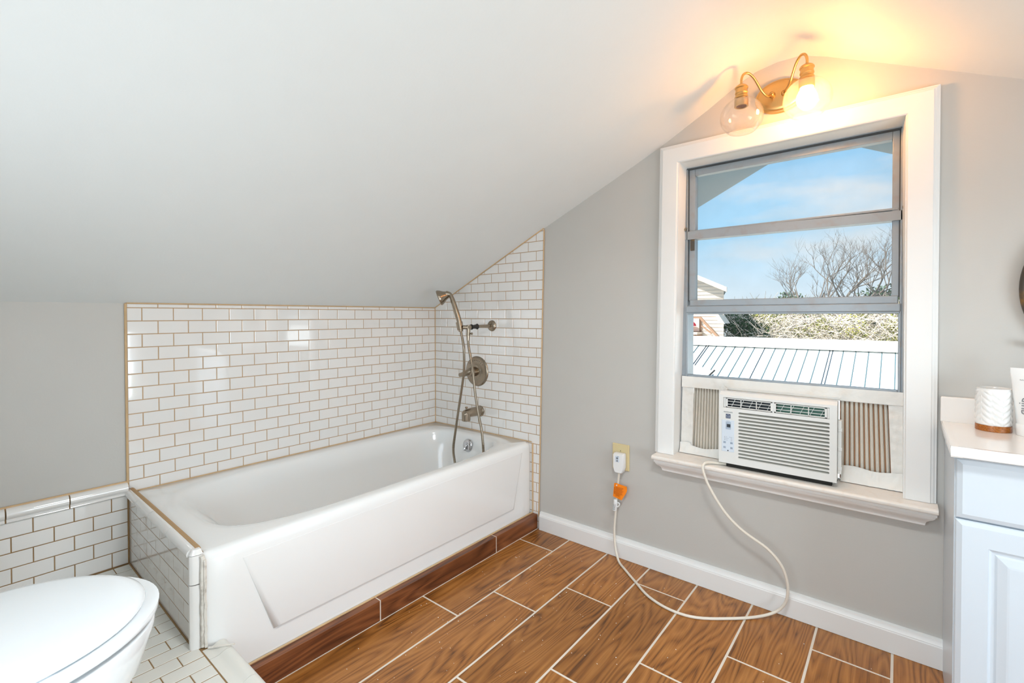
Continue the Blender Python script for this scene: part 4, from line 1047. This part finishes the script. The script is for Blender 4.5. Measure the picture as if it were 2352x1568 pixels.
wp = [(0.004, 0.7435), (-0.386, 0.7435), (-0.391, 0.7465), (-0.392, 0.751), (-0.391, 0.7655), (-0.386, DK + 0.002), (-0.374, DK + 0.0005), (-0.36, DK), (0.004, DK)]
b.prism(wp, lambda y, z: (2.289, y, z), lambda y, z: (3.00, y, z))
b.prism([(2.289, 0.7435), (2.288, 0.765), (2.291, DK + 0.0022), (2.300, DK + 0.001), (2.31, DK - 0.001), (2.31, 0.7435)], lambda x, z: (x, -0.388, z), lambda x, z: (x, -0.02, z))
b.build('deck', 'counter', ct, smooth=True, angle=40)
b = MB(); b.box(2.2875, 3.00, -0.020, 0.0045, DK - 0.002, 0.8425, 0.004, 0, 3); b.build('backsplash', 'counter', ct)

cu = thing('tumbler', 'white embossed ceramic tumbler with a wooden base on the vanity', 'cup', (2.393, -0.080, DK))
CX, CY, CR = 2.3935, -0.082, 0.0375
b = MB()
N = 120; rings = []
zs_ = [0.0165 + 0.1005 * i / 70 for i in range(71)]
def emb(a, z):
    # raised leaf relief: rows of overlapping petals on both sides of a wavy stem
    best = 0.0
    for cx_, w0, sgn in ((0.1, 1, 1), (1.36, 1, -1), (2.61, 1, 1), (3.87, 1, -1), (5.13, 1, 1)):
        da = (a - cx_ + pi) % (2 * pi) - pi
        if abs(da) < 0.7:
            zz = z - 0.016 - 0.030 * abs(da) * sgn
            ph = (zz / 0.0165) % 1.0
            h = max(0, sin(pi * ph)) ** 0.6 * max(0, sin(pi * min(1, abs(da) / 0.66))) ** 0.5
            best = max(best, h)
            best = max(best, 0.8 * max(0, 1 - abs(da) / 0.07))
    return best
for z in zs_:
    fade = min(1, max(0, (0.1135 - z) / 0.004)) * min(1, max(0, (z - 0.0165) / 0.003))
    rings.append([(CX + (CR - 0.0022 + 0.0026 * fade * emb(2 * pi * j / N, z)) * cos(2 * pi * j / N), CY + (CR - 0.0022 + 0.0026 * fade * emb(2 * pi * j / N, z)) * sin(2 * pi * j / N), DK + z) for j in range(N)])
for r, z in ((CR - 0.0018, 0.1182), (CR - 0.0030, 0.1187), (CR - 0.0042, 0.1175), (CR - 0.0048, 0.11), (CR - 0.005, 0.03), (0.001, 0.028)):
    rings.append([(CX + r * cos(2 * pi * j / N), CY + r * sin(2 * pi * j / N), DK + z) for j in range(N)])
b.loft(rings, 0, True, True); b.build('cup_body', 'cupglaze', cu, smooth=True, angle=60)
b = MB(); b.lathe([(0.0, 0.0), (CR - 0.0015, 0.0), (CR - 0.0005, 0.001), (CR - 0.0005, 0.0155), (CR - 0.0015, 0.0168), (0, 0.0168)], (CX, CY, DK), (0, 0, 1), 48); b.build('wooden_base', 'acacia', cu, smooth=True, angle=40)

tb = thing('toothpaste_tube', 'white toothpaste tube standing on its cap beside the tumbler', 'tube', (2.452, -0.100, DK))
TXc, TYc = 2.4545, -0.112
b = MB(); rings = []
for i in range(15):
    t = i / 14; z = 0.030 + 0.137 * t
    rx = 0.0215 + 0.013 * t; ry = 0.0215 * (1 - t) ** 0.8 + 0.0012
    rings.append([(TXc + rx * cos(2 * pi * j / 36) * 0.93, TYc + ry * sin(2 * pi * j / 36) + rx * cos(2 * pi * j / 36) * -0.36, DK + z) for j in range(36)])
last = rings[-1]; rings.append([(x, y, z + 0.012) for x, y, z in last])
b.loft(rings, 0, True, True); b.build('tube_body', 'tube', tb, smooth=True, angle=45)
b = MB(); b.lathe([(0.0, 0.0), (0.0205, 0.0), (0.0215, 0.001), (0.0222, 0.028), (0.0215, 0.0305), (0, 0.0305)], (TXc, TYc, DK), (0, 0, 1), 40); b.build('cap', 'tube', tb, smooth=True, angle=40)
_ax = Vector((0.93, -0.36, 0)).normalized(); _no = Vector((-0.36, -0.93, 0)).normalized()
def tube_text(u0, z0, ang):
    def fn(x, y, z):
        u = u0 + x * cos(ang) - y * sin(ang); h = z0 + x * sin(ang) + y * cos(ang)
        t = min(1, max(0, (h - 0.030) / 0.137)); rx = 0.0215 + 0.013 * t; ry = 0.0215 * (1 - t) ** 0.8 + 0.0012
        k = min(0.98, abs(u / rx)); off = ry * sqrt(1 - k * k) * 0.995
        p = Vector((TXc, TYc, DK + h)) + _ax * u + _no * (off + 0.0007 + z); return tuple(p)
    return fn
textmesh('quip', 0.026, 'inkgrey', tube_text(-0.0045, 0.080, pi / 2), 'brand_lettering', 'inkgrey', tb, 0.0002)
textmesh('Refreshing toothpaste', 0.0042, 'inkgrey', tube_text(0.004, 0.148, 0), 'small_lettering', 'inkgrey', tb, 0.0001)
textmesh('Mint', 0.0042, 'inkteal', tube_text(0.0, 0.134, 0), 'small_lettering', 'inkteal', tb, 0.0001)

mr = thing('wall_mirror', 'oval mirror in an aged dark metal frame, partly cut off by the photo edge', 'mirror', (2.60, 0.0, 1.0))
b = MB(); MXc, MZc, MA, MBh = 2.600, 1.163, 0.140, 0.185
ring = [(MXc + MA * cos(2 * pi * i / 64), -0.022, MZc + MBh * sin(2 * pi * i / 64)) for i in range(65)]
def oring(dx, y): return [(MXc + (MA + dx) * cos(2 * pi * i / 64), y, MZc + (MBh + dx) * sin(2 * pi * i / 64)) for i in range(64)]
b.loft([oring(0.004, 0.004), oring(0.011, -0.004), oring(0.012, -0.012), oring(0.009, -0.019), oring(0.003, -0.023), oring(-0.004, -0.022), oring(-0.009, -0.017), oring(-0.011, -0.010), oring(-0.011, 0.004)])
b.build('frame', 'iron', mr, smooth=True, angle=50)
b = MB(); b.loft([oring(-0.009, -0.009), oring(-0.009, 0.0)], 0, True, True); b.build('mirror_glass', 'mirror', mr)
b = MB()
for sg in (-1, 1):
    b.tube([(MXc + sg * 0.02, -0.012, MZc - MBh - 0.006), (MXc + sg * 0.07, -0.014, MZc - MBh + 0.005), (MXc + sg * 0.115, -0.016, MZc - MBh + 0.022), (MXc + sg * 0.137, -0.017, MZc - MBh + 0.026)], lambda t: 0.006 + 0.003 * t, 10, smooth=4)
b.build('scroll', 'iron', mr, smooth=True)

# ------------------------------------------------------------------ toilet
to = thing('toilet', 'white toilet with closed lid on the raised tiled platform', 'toilet', (1.033, -2.0, PZ))
TCX = 1.033
def egg(w, yc, lf, lb_, z, N=72, p=2.2, cx=TCX):
    out = []
    for i in range(N):
        a = 2 * pi * i / N
        c, s_ = cos(a), sin(a)
        k = (abs(c) ** p + abs(s_) ** p) ** (-1 / p) if s_ < 0 else 1.0
        out.append((cx + w * c * k, yc + (lf if s_ > 0 else lb_) * s_ * k, z))
    return out
YC = -1.935
b = MB()
b.loft([egg(0.100, YC - 0.06, 0.155, 0.24, PZ), egg(0.103, YC - 0.06, 0.158, 0.24, 0.167 + 0.03), egg(0.096, YC - 0.055, 0.14, 0.23, 0.167 + 0.08), egg(0.112, YC - 0.045, 0.160, 0.24, 0.167 + 0.13), egg(0.146, YC - 0.02, 0.195, 0.25, 0.167 + 0.20), egg(0.172, YC - 0.005, 0.218, 0.26, 0.167 + 0.265), egg(0.186, YC, 0.229, 0.265, 0.167 + 0.318), egg(0.190, YC, 0.234, 0.265, 0.167 + 0.336), egg(0.190, YC, 0.234, 0.265, 0.167 + 0.346), egg(0.185, YC, 0.229, 0.262, 0.167 + 0.350), egg(0.14, YC, 0.165, 0.16, 0.167 + 0.350), egg(0.12, YC, 0.145, 0.14, 0.167 + 0.30), egg(0.06, YC, 0.07, 0.07, 0.167 + 0.24)], 0, True, True)
b.build('bowl', 'porcelain', to, smooth=True, angle=50)
b = MB()
sz = 0.525
b.loft([egg(0.191, YC, 0.235, 0.235, sz), egg(0.197, YC, 0.240, 0.237, sz + 0.005), egg(0.197, YC, 0.240, 0.237, sz + 0.011), egg(0.193, YC, 0.241, 0.235, sz + 0.0155), egg(0.13, YC, 0.15, 0.15, sz + 0.0155), egg(0.13, YC, 0.15, 0.15, sz)], 0)
b.build('seat', 'porcelain', to, smooth=True, angle=50)
b = MB()
lz = sz + 0.0175
b.loft([egg(0.170, YC, 0.207, 0.235, lz), egg(0.1795, YC, 0.217, 0.236, lz + 0.003), egg(0.1815, YC, 0.219, 0.236, lz + 0.008), egg(0.1795, YC, 0.217, 0.235, lz + 0.0125), egg(0.172, YC, 0.209, 0.232, lz + 0.0163), egg(0.160, YC, 0.197, 0.225, lz + 0.0178), egg(0.10, YC, 0.13, 0.15, lz + 0.0195), egg(0.01, YC, 0.01, 0.01, lz + 0.0205)], 0, True, True)
b.build('lid', 'porcelain', to, smooth=True, angle=60)
b = MB(); b.box(TCX - 0.10, TCX + 0.10, -2.215, -2.165, 0.167 + 0.345, 0.167 + 0.378, 0.008); b.build('hinge', 'porcelain', to, smooth=True)
b = MB(); b.box(TCX - 0.225, TCX + 0.225, -2.435, -2.235, 0.167 + 0.345, 0.167 + 0.66, 0.025, 0, 3); b.box(TCX - 0.11, TCX + 0.11, -2.42, -2.12, 0.167 + 0.25, 0.167 + 0.35, 0.02); tk = b.build('tank', 'porcelain', to, smooth=True)
b = MB(); b.box(TCX - 0.235, TCX + 0.235, -2.442, -2.225, 0.167 + 0.658, 0.167 + 0.695, 0.012, 0, 3); b.build('tank_lid', 'porcelain', to, smooth=True)
b = MB(); b.tube([(TCX - 0.17, -2.233, 0.167 + 0.6), (TCX - 0.17, -2.215, 0.167 + 0.6), (TCX - 0.12, -2.208, 0.167 + 0.59)], 0.007, 10); b.build('flush_handle', 'chrome', tk, smooth=True)

# ------------------------------------------------------------------ flecks of plaster on the planks
random.seed(21)
b = MB()
for i in range(150):
    x = random.uniform(0.82, 1.55) if i % 3 else random.uniform(0.8, 2.2); y = random.uniform(-1.2, -0.1)
    s_ = random.uniform(0.0004, 0.0010); a = random.uniform(0, pi); l = s_ * random.uniform(1, 2.2)
    c, q = cos(a), sin(a)
    b.hex([(x + l * c * sx - s_ * q * sy, y + l * q * sx + s_ * c * sy, z) for z in (0.0001, 0.0012) for sx, sy in ((-1, -1), (1, -1), (1, 1), (-1, 1))])
tag(b.build('plaster_flecks', 'fleck'), 'tiny white plaster flecks scattered on the brown planks', 'debris', kind='stuff')

# ------------------------------------------------------------------ outside
b = MB(); b.box(-40, 40, 0.16, 70, -3.2, -3.0); struct(b.build('ground', 'ground'))
# roof overhang of this house beyond the window
b = MB()
for sg in (-1, 1):
    f = lambda a, h, Y: (1.85 + sg * a, Y, 1.972 - 0.49 * a + h)
    v = [f(0, 0, .14), f(2.6, 0, .14), f(2.6, 0, .83), f(0, 0, .83), f(0, .2, .14), f(2.6, .2, .14), f(2.6, .2, .83), f(0, .2, .83)]
    b.hex(v)
struct(b.build('roof_overhang', 'eave'), 'painted soffit of the gable overhang outside the window', 'eave')
b = MB()  # unseen rear overhang, added to block sun from the rear opening
for sg in (-1, 1):
    f = lambda a, h, Y: (1.85 + sg * a, Y, 1.972 - 0.49 * a + h)
    b.hex([f(0, 0, -2.57), f(2.6, 0, -2.57), f(2.6, 0, -3.4), f(0, 0, -3.4), f(0, .2, -2.57), f(2.6, .2, -2.57), f(2.6, .2, -3.4), f(0, .2, -3.4)])
struct(b.build('roof_overhang', 'eave'), 'added rear overhang keeping the sun out of the added rear window', 'eave')

# white metal roof of the outbuilding
RY, RS = 12.0, 0.386
def rz(x): return 0.290 - 0.0035 * min(x, 5)
nb = thing('outbuilding', 'low outbuilding under a bright white ribbed metal roof', 'building', (0.0, 11.0, -3.0))
LN = 5.2
b = MB()
f = lambda x, t, h=0.0: (x, RY - t, rz(x) - RS * t + h)
b.hex([f(-9, 0, -0.06), f(26, 0, -0.06), f(26, LN, -0.06), f(-9, LN, -0.06), f(-9, 0), f(26, 0), f(26, LN), f(-9, LN)])  # right end extended out of view, added for a bright reflection in the tile
g2 = lambda x, t, h=0.0: (x, RY + t, rz(x) - RS * t + h)
b.hex([g2(-9, 0, -0.06), g2(26, 0, -0.06), g2(26, 3, -0.06), g2(-9, 3, -0.06), g2(-9, 0), g2(26, 0), g2(26, 3), g2(-9, 3)])
b.build('roof_panel', 'roofmetal', nb)
dbl = [-1.965, 0.90]; sing = [-0.485]
ribs = []
x = -8.0
allx = [-2.4 + 0.2365 * i - 0.0 for i in range(-6, 24)]
P_ = 0.2365
for i in range(-10, 110):
    xx = -0.485 + P_ * i
    if xx < -6 or xx > 6.0: continue
    kind = 'd' if i % 12 == 6 else ('s' if i % 12 == 0 else 'n')
    for dx in ((-0.03, 0.03) if kind == 'd' else (0,)):
        w = 0.012 if kind != 'n' else 0.014
        b = MB(); b.hex([f(xx + dx - w, 0.12), f(xx + dx + w, 0.12), f(xx + dx + w, LN), f(xx + dx - w, LN), f(xx + dx - w * .5, 0.12, 0.035), f(xx + dx + w * .5, 0.12, 0.035), f(xx + dx + w * .5, LN, 0.035), f(xx + dx - w * .5, LN, 0.035)])
        b.build('rib', 'roofrib' if kind != 'n' else 'roofrib_pale', nb)
b = MB(); b.hex([f(-9, 0.26, 0.05), f(26, 0.26, 0.05), (26, RY, rz(26) + 0.16), (-9, RY, rz(-9) + 0.16), f(-9, 0.25, 0.075), f(26, 0.25, 0.075), (26, RY, rz(26) + 0.185), (-9, RY, rz(-9) + 0.185)])
b.hex([g2(-9, 0.26, 0.05), g2(26, 0.26, 0.05), (26, RY, rz(26) + 0.16), (-9, RY, rz(-9) + 0.16), g2(-9, 0.25, 0.075), g2(26, 0.25, 0.075), (26, RY, rz(26) + 0.185), (-9, RY, rz(-9) + 0.185)])
b.build('ridge_cap', 'roofmetal', nb)
b = MB(); b.box(-8.8, 25.8, RY - LN + 0.3, RY + 2.8, -3.0, -1.9); b.build('wall', 'siding', nb)

# corner of a shingle roof just outside
shr = thing('shingle_roof', 'corner of a pale shingle roof with dark edges, low at the left of the window view', 'roof', (0.4, 3.7, 0.1))
b = MB(); b.hex([(-0.25, 3.0, 0.20), (0.95, 3.1, 0.17), (0.44, 4.0, 0.395), (0.17, 4.2, 0.41), (-0.25, 3.0, 0.25), (0.95, 3.1, 0.22), (0.44, 4.0, 0.445), (0.17, 4.2, 0.46)]); b.build('shingles', 'shingle', shr)
for p, q in (((0.50, 3.5, 0.338), (0.525, 3.9, 0.442)), ((0.63, 3.5, 0.325), (0.66, 3.7, 0.383))):
    b = MB(); b.tube([p, q], 0.010, 6); b.build('edge_flashing', 'rubber', shr)

# neighbouring house
nh = thing('neighbor_house', 'pale sided house at the left edge of the window view', 'house', (-5.2, 18.0, -3.0))
HY = 16.0
b = MB()
pf = [(-8.6, -3.0), (-2.605, -3.0), (-2.605, 1.95), (-5.6, 3.38), (-8.6, 1.95)]
b.prism(pf, lambda x, z: (x, HY, z), lambda x, z: (x - 2.1, HY + 7, z))
wl2 = b.build('wall', 'siding', nh)
for i in range(24):
    pass
b = MB()
for i in range(42):
    z = -2.2 + i * 0.13; xm = -2.605 if z < 1.95 else -2.605 - (z - 1.95) / 0.477
    b.box(-8.6 if z < 1.95 else -8.6 + (z - 1.95) / 0.477, xm, HY - 0.018, HY, z, z + 0.02)
b.build('siding_board', 'siding', wl2)
b = MB()
for sg in (-1, 1):
    q = lambda a, h, Y: (-5.6 + sg * a, Y, 3.43 - 0.478 * a + h)
    q2 = lambda a, h: (-7.8 + sg * a, HY + 7.3, 3.43 - 0.478 * a + h)
    b.hex([q(0, 0, HY - .30), q(3.16, 0, HY - .30), q2(3.16, 0), q2(0, 0), q(0, .06, HY - .30), q(3.16, .06, HY - .30), q2(3.16, .06), q2(0, .06)])
    b.hex([q(0, -.02, HY - .34), q(3.18, -.02, HY - .34), q(3.18, -.02, HY - .30), q(0, -.02, HY - .30), q(0, .15, HY - .34), q(3.18, .15, HY - .34), q(3.18, .15, HY - .30), q(0, .15, HY - .30)], 1)
b.build('roof', ['eave', 'siding'], nh)
b = MB(); b.hex([(-2.62, HY - 0.5, 0.80), (-2.44, HY - 0.5, 0.80), (-2.44, HY + 0.2, 0.80), (-2.62, HY + 0.2, 0.80), (-2.80, HY - 0.5, 1.24), (-2.74, HY - 0.5, 1.26), (-2.74, HY + 0.2, 1.26), (-2.80, HY + 0.2, 1.24)]); b.build('eave_return', 'siding', nh)
b = MB()
b.box(-4.2, -3.36, HY - 0.05, HY - 0.01, 0.42, 1.02); b.build('balcony_recess', 'wood_and_shadow', nh)
b = MB(); b.box(-4.2, -3.42, HY - 0.09, HY - 0.05, 0.50, 0.97); b.build('white_panel', 'siding', nh)
b = MB(); b.box(-4.25, -3.33, HY - 0.6, HY - 0.02, 0.40, 0.48); b.build('balcony_deck', 'siding', nh)
b = MB(); b.box(-4.25, -3.36, HY - 0.1, HY - 0.02, 0.10, 0.40)
for i in range(4): b.box(-4.2 + i * 0.24, -4.02 + i * 0.24, HY - 0.14, HY - 0.1, 0.12, 0.38)
b.build('lattice', 'wood_and_shadow', nh)
b = MB(); b.hex([(-3.36, HY - .3, 0.98), (-3.30, HY - .3, 1.03), (-3.30, HY - .22, 1.03), (-3.36, HY - .22, 0.98), (-2.62, HY - .3, 0.15), (-2.56, HY - .3, 0.20), (-2.56, HY - .22, 0.20), (-2.62, HY - .22, 0.15)])  # brown diagonal bars modelled in place of the railing's cast shadow
b.hex([(-3.30, HY - .3, 0.70), (-3.26, HY - .3, 0.72), (-3.26, HY - .22, 0.72), (-3.30, HY - .22, 0.70), (-2.95, HY - .3, 0.42), (-2.91, HY - .3, 0.45), (-2.91, HY - .22, 0.45), (-2.95, HY - .22, 0.42)])
b.build('rail_shadow', 'wood_and_shadow', nh)
um = thing('patio_umbrella', 'red patio umbrella on the balcony of the pale house', 'umbrella', (-3.66, HY - 0.34, 0.48))
b = MB(); b.lathe([(0.0, 0.42), (0.10, 0.39), (0.19, 0.30), (0.22, 0.22)], (-3.66, HY - 0.34, 0.48), (0, 0, 1), 16); b.build('canopy', 'red', um, smooth=True)
b = MB(); b.tube([(-3.66, HY - 0.34, 0.48), (-3.66, HY - 0.34, 0.89)], 0.02, 8); b.build('pole', 'wood_and_shadow', um)

# trees
def branch_mesh(b, p, d, L, r, depth, rnd, spread=0.55, nseg=3, bend=0.18, kids=(2, 3)):
    pts = [p]; q = Vector(p); dd = Vector(d).normalized()
    for i in range(nseg):
        dd = (dd + Vector((rnd.uniform(-1, 1), rnd.uniform(-1, 1), rnd.uniform(-.5, 1))) * bend).normalized()
        q = q + dd * L / nseg; pts.append(q.copy())
    b.tube(pts, lambda t: r * (1 - 0.45 * t), 4 if depth < 3 else 6, cap=False)
    if depth == 0: return
    for i in range(rnd.randint(*kids)):
        t = rnd.uniform(0.45, 1.0); k = min(nseg, max(1, round(t * nseg))); s0 = pts[k]
        nd_ = (dd + Vector((rnd.uniform(-1, 1), rnd.uniform(-.6, .6), rnd.uniform(-.35, .8))) * spread * 1.5).normalized()
        branch_mesh(b, s0, nd_, L * rnd.uniform(0.62, 0.82), r * 0.58, depth - 1, rnd, spread, nseg, bend, kids)
def bare_tree(loc, H, seed, label, depth=6):
    rnd = random.Random(seed); t = thing('bare_tree', label, 'tree', loc)
    b = MB()
    L0 = Vector(loc); b.tube([L0, L0 + Vector((0.1, 0, H * 0.25)), L0 + Vector((0.0, 0, H * 0.5))], lambda q: 0.16 - 0.05 * q, 8); b.build('trunk', 'bark', t)
    b = MB()
    for i in range(5):
        a = -1.1 + 2.2 * i / 4
        branch_mesh(b, L0 + Vector((0, 0, H * (0.38 + 0.028 * i))), Vector((sin(a) * 1.1, rnd.uniform(-.4, .4), 0.7)), H * 0.2, 0.06, depth, rnd, 0.55, 3, 0.2, (2, 3))
    b.build('branches', 'bark', t)
bare_tree((0.0, 20.0, -3.0), 8.0, 5, 'large bare winter tree right of center in the window view')
bare_tree((1.6, 22.5, -3.0), 7.2, 9, 'smaller bare winter tree at the right of the window view', 5)
def leafblob(b, c, R, n, rnd, size, mi=0, sq=(1, 1, 1)):
    for i in range(n):
        v = Vector((rnd.gauss(0, 1), rnd.gauss(0, 1), rnd.gauss(0, 1))).normalized() * R * rnd.uniform(0.55, 1.0)
        p = Vector(c) + Vector((v.x * sq[0], v.y * sq[1], v.z * sq[2]))
        a = Vector((rnd.uniform(-1, 1), rnd.uniform(-1, 1), rnd.uniform(-1, 1))).normalized() * size * rnd.uniform(.6, 1.3)
        q = a.cross(Vector((rnd.uniform(-1, 1), rnd.uniform(-1, 1), rnd.uniform(-1, 1)))).normalized() * size * 0.55
        b.add([p - a, p + q, p + a, p - q], [(0, 1, 2, 3)], mi)
rnd = random.Random(11)
for i, (x, y, top, w, lab) in enumerate(((-3.6, 24, 2.1, 1.5, 'dark evergreen tree rising beside the pale house'), (-1.6, 26, 2.35, 1.9, 'dark evergreen tree left of the large bare tree'), (0.5, 26, 2.2, 2.0, 'dark evergreen tree behind the large bare tree'), (2.4, 26, 2.2, 1.9, 'dark evergreen tree at the right end of the tree line'))):
    t = thing('evergreen_tree', lab, 'tree', (x, y, -3.0), 'evergreen trees beyond the metal roof')
    b = MB(); b.tube([(x, y, -3), (x, y, top - 1.2)], 0.1, 6); b.build('trunk', 'bark', t)
    b = MB()
    for k in range(9):
        f_k = k / 8; leafblob(b, (x + rnd.uniform(-.9, .9) * w, y, -1.6 + (top + 0.7) * f_k + rnd.uniform(-.3, .3)), w * rnd.uniform(0.35, 0.6), 520, rnd, 0.09)
    b.build('crown', 'pine', t)
# brush behind the metal roof
b = MB()
for i in range(4200):
    x = rnd.uniform(-4.4, 3.2); y = rnd.uniform(16.5, 22); z = rnd.uniform(-1.2, 1.0)
    if x < -2.3 - 0.29 * (y - 16): continue
    d = Vector((rnd.uniform(-1, 1), rnd.uniform(-.6, .6), rnd.uniform(-.1, 1))).normalized(); L = rnd.uniform(0.4, 1.3)
    m_ = Vector((x, y, z)) + d * L * 0.5 + Vector((rnd.uniform(-.1, .1), 0, rnd.uniform(-.1, .1)))
    b.tube([(x, y, z), m_, Vector((x, y, z)) + d * L], lambda t: 0.008 * (1 - .6 * t) + 0.003, 3, cap=False)
tag(b.build('brush_thicket', 'twig'), 'pale tangle of bare twigs behind the metal roof', 'brush', kind='stuff')
b = MB()
for i in range(150):
    yy = rnd.uniform(17, 22)
    leafblob(b, (rnd.uniform(-1.9 - 0.29 * (yy - 16), 3), yy, rnd.uniform(-0.6, 1.4)), rnd.uniform(0.2, 0.5), 70, rnd, 0.04, 0 if rnd.random() < .78 else 1)
for cx_, cz_ in ((-2.3, 0.5), (-2.4, 0.9), (-1.9, 0.3)): leafblob(b, (cx_, 17.5, cz_), 0.6, 500, rnd, 0.06, 2)
tag(b.build('brush_leaves', ['leaf', 'yleaf', 'pine']), 'sparse yellow green leaves among the bare twigs', 'foliage', kind='stuff')
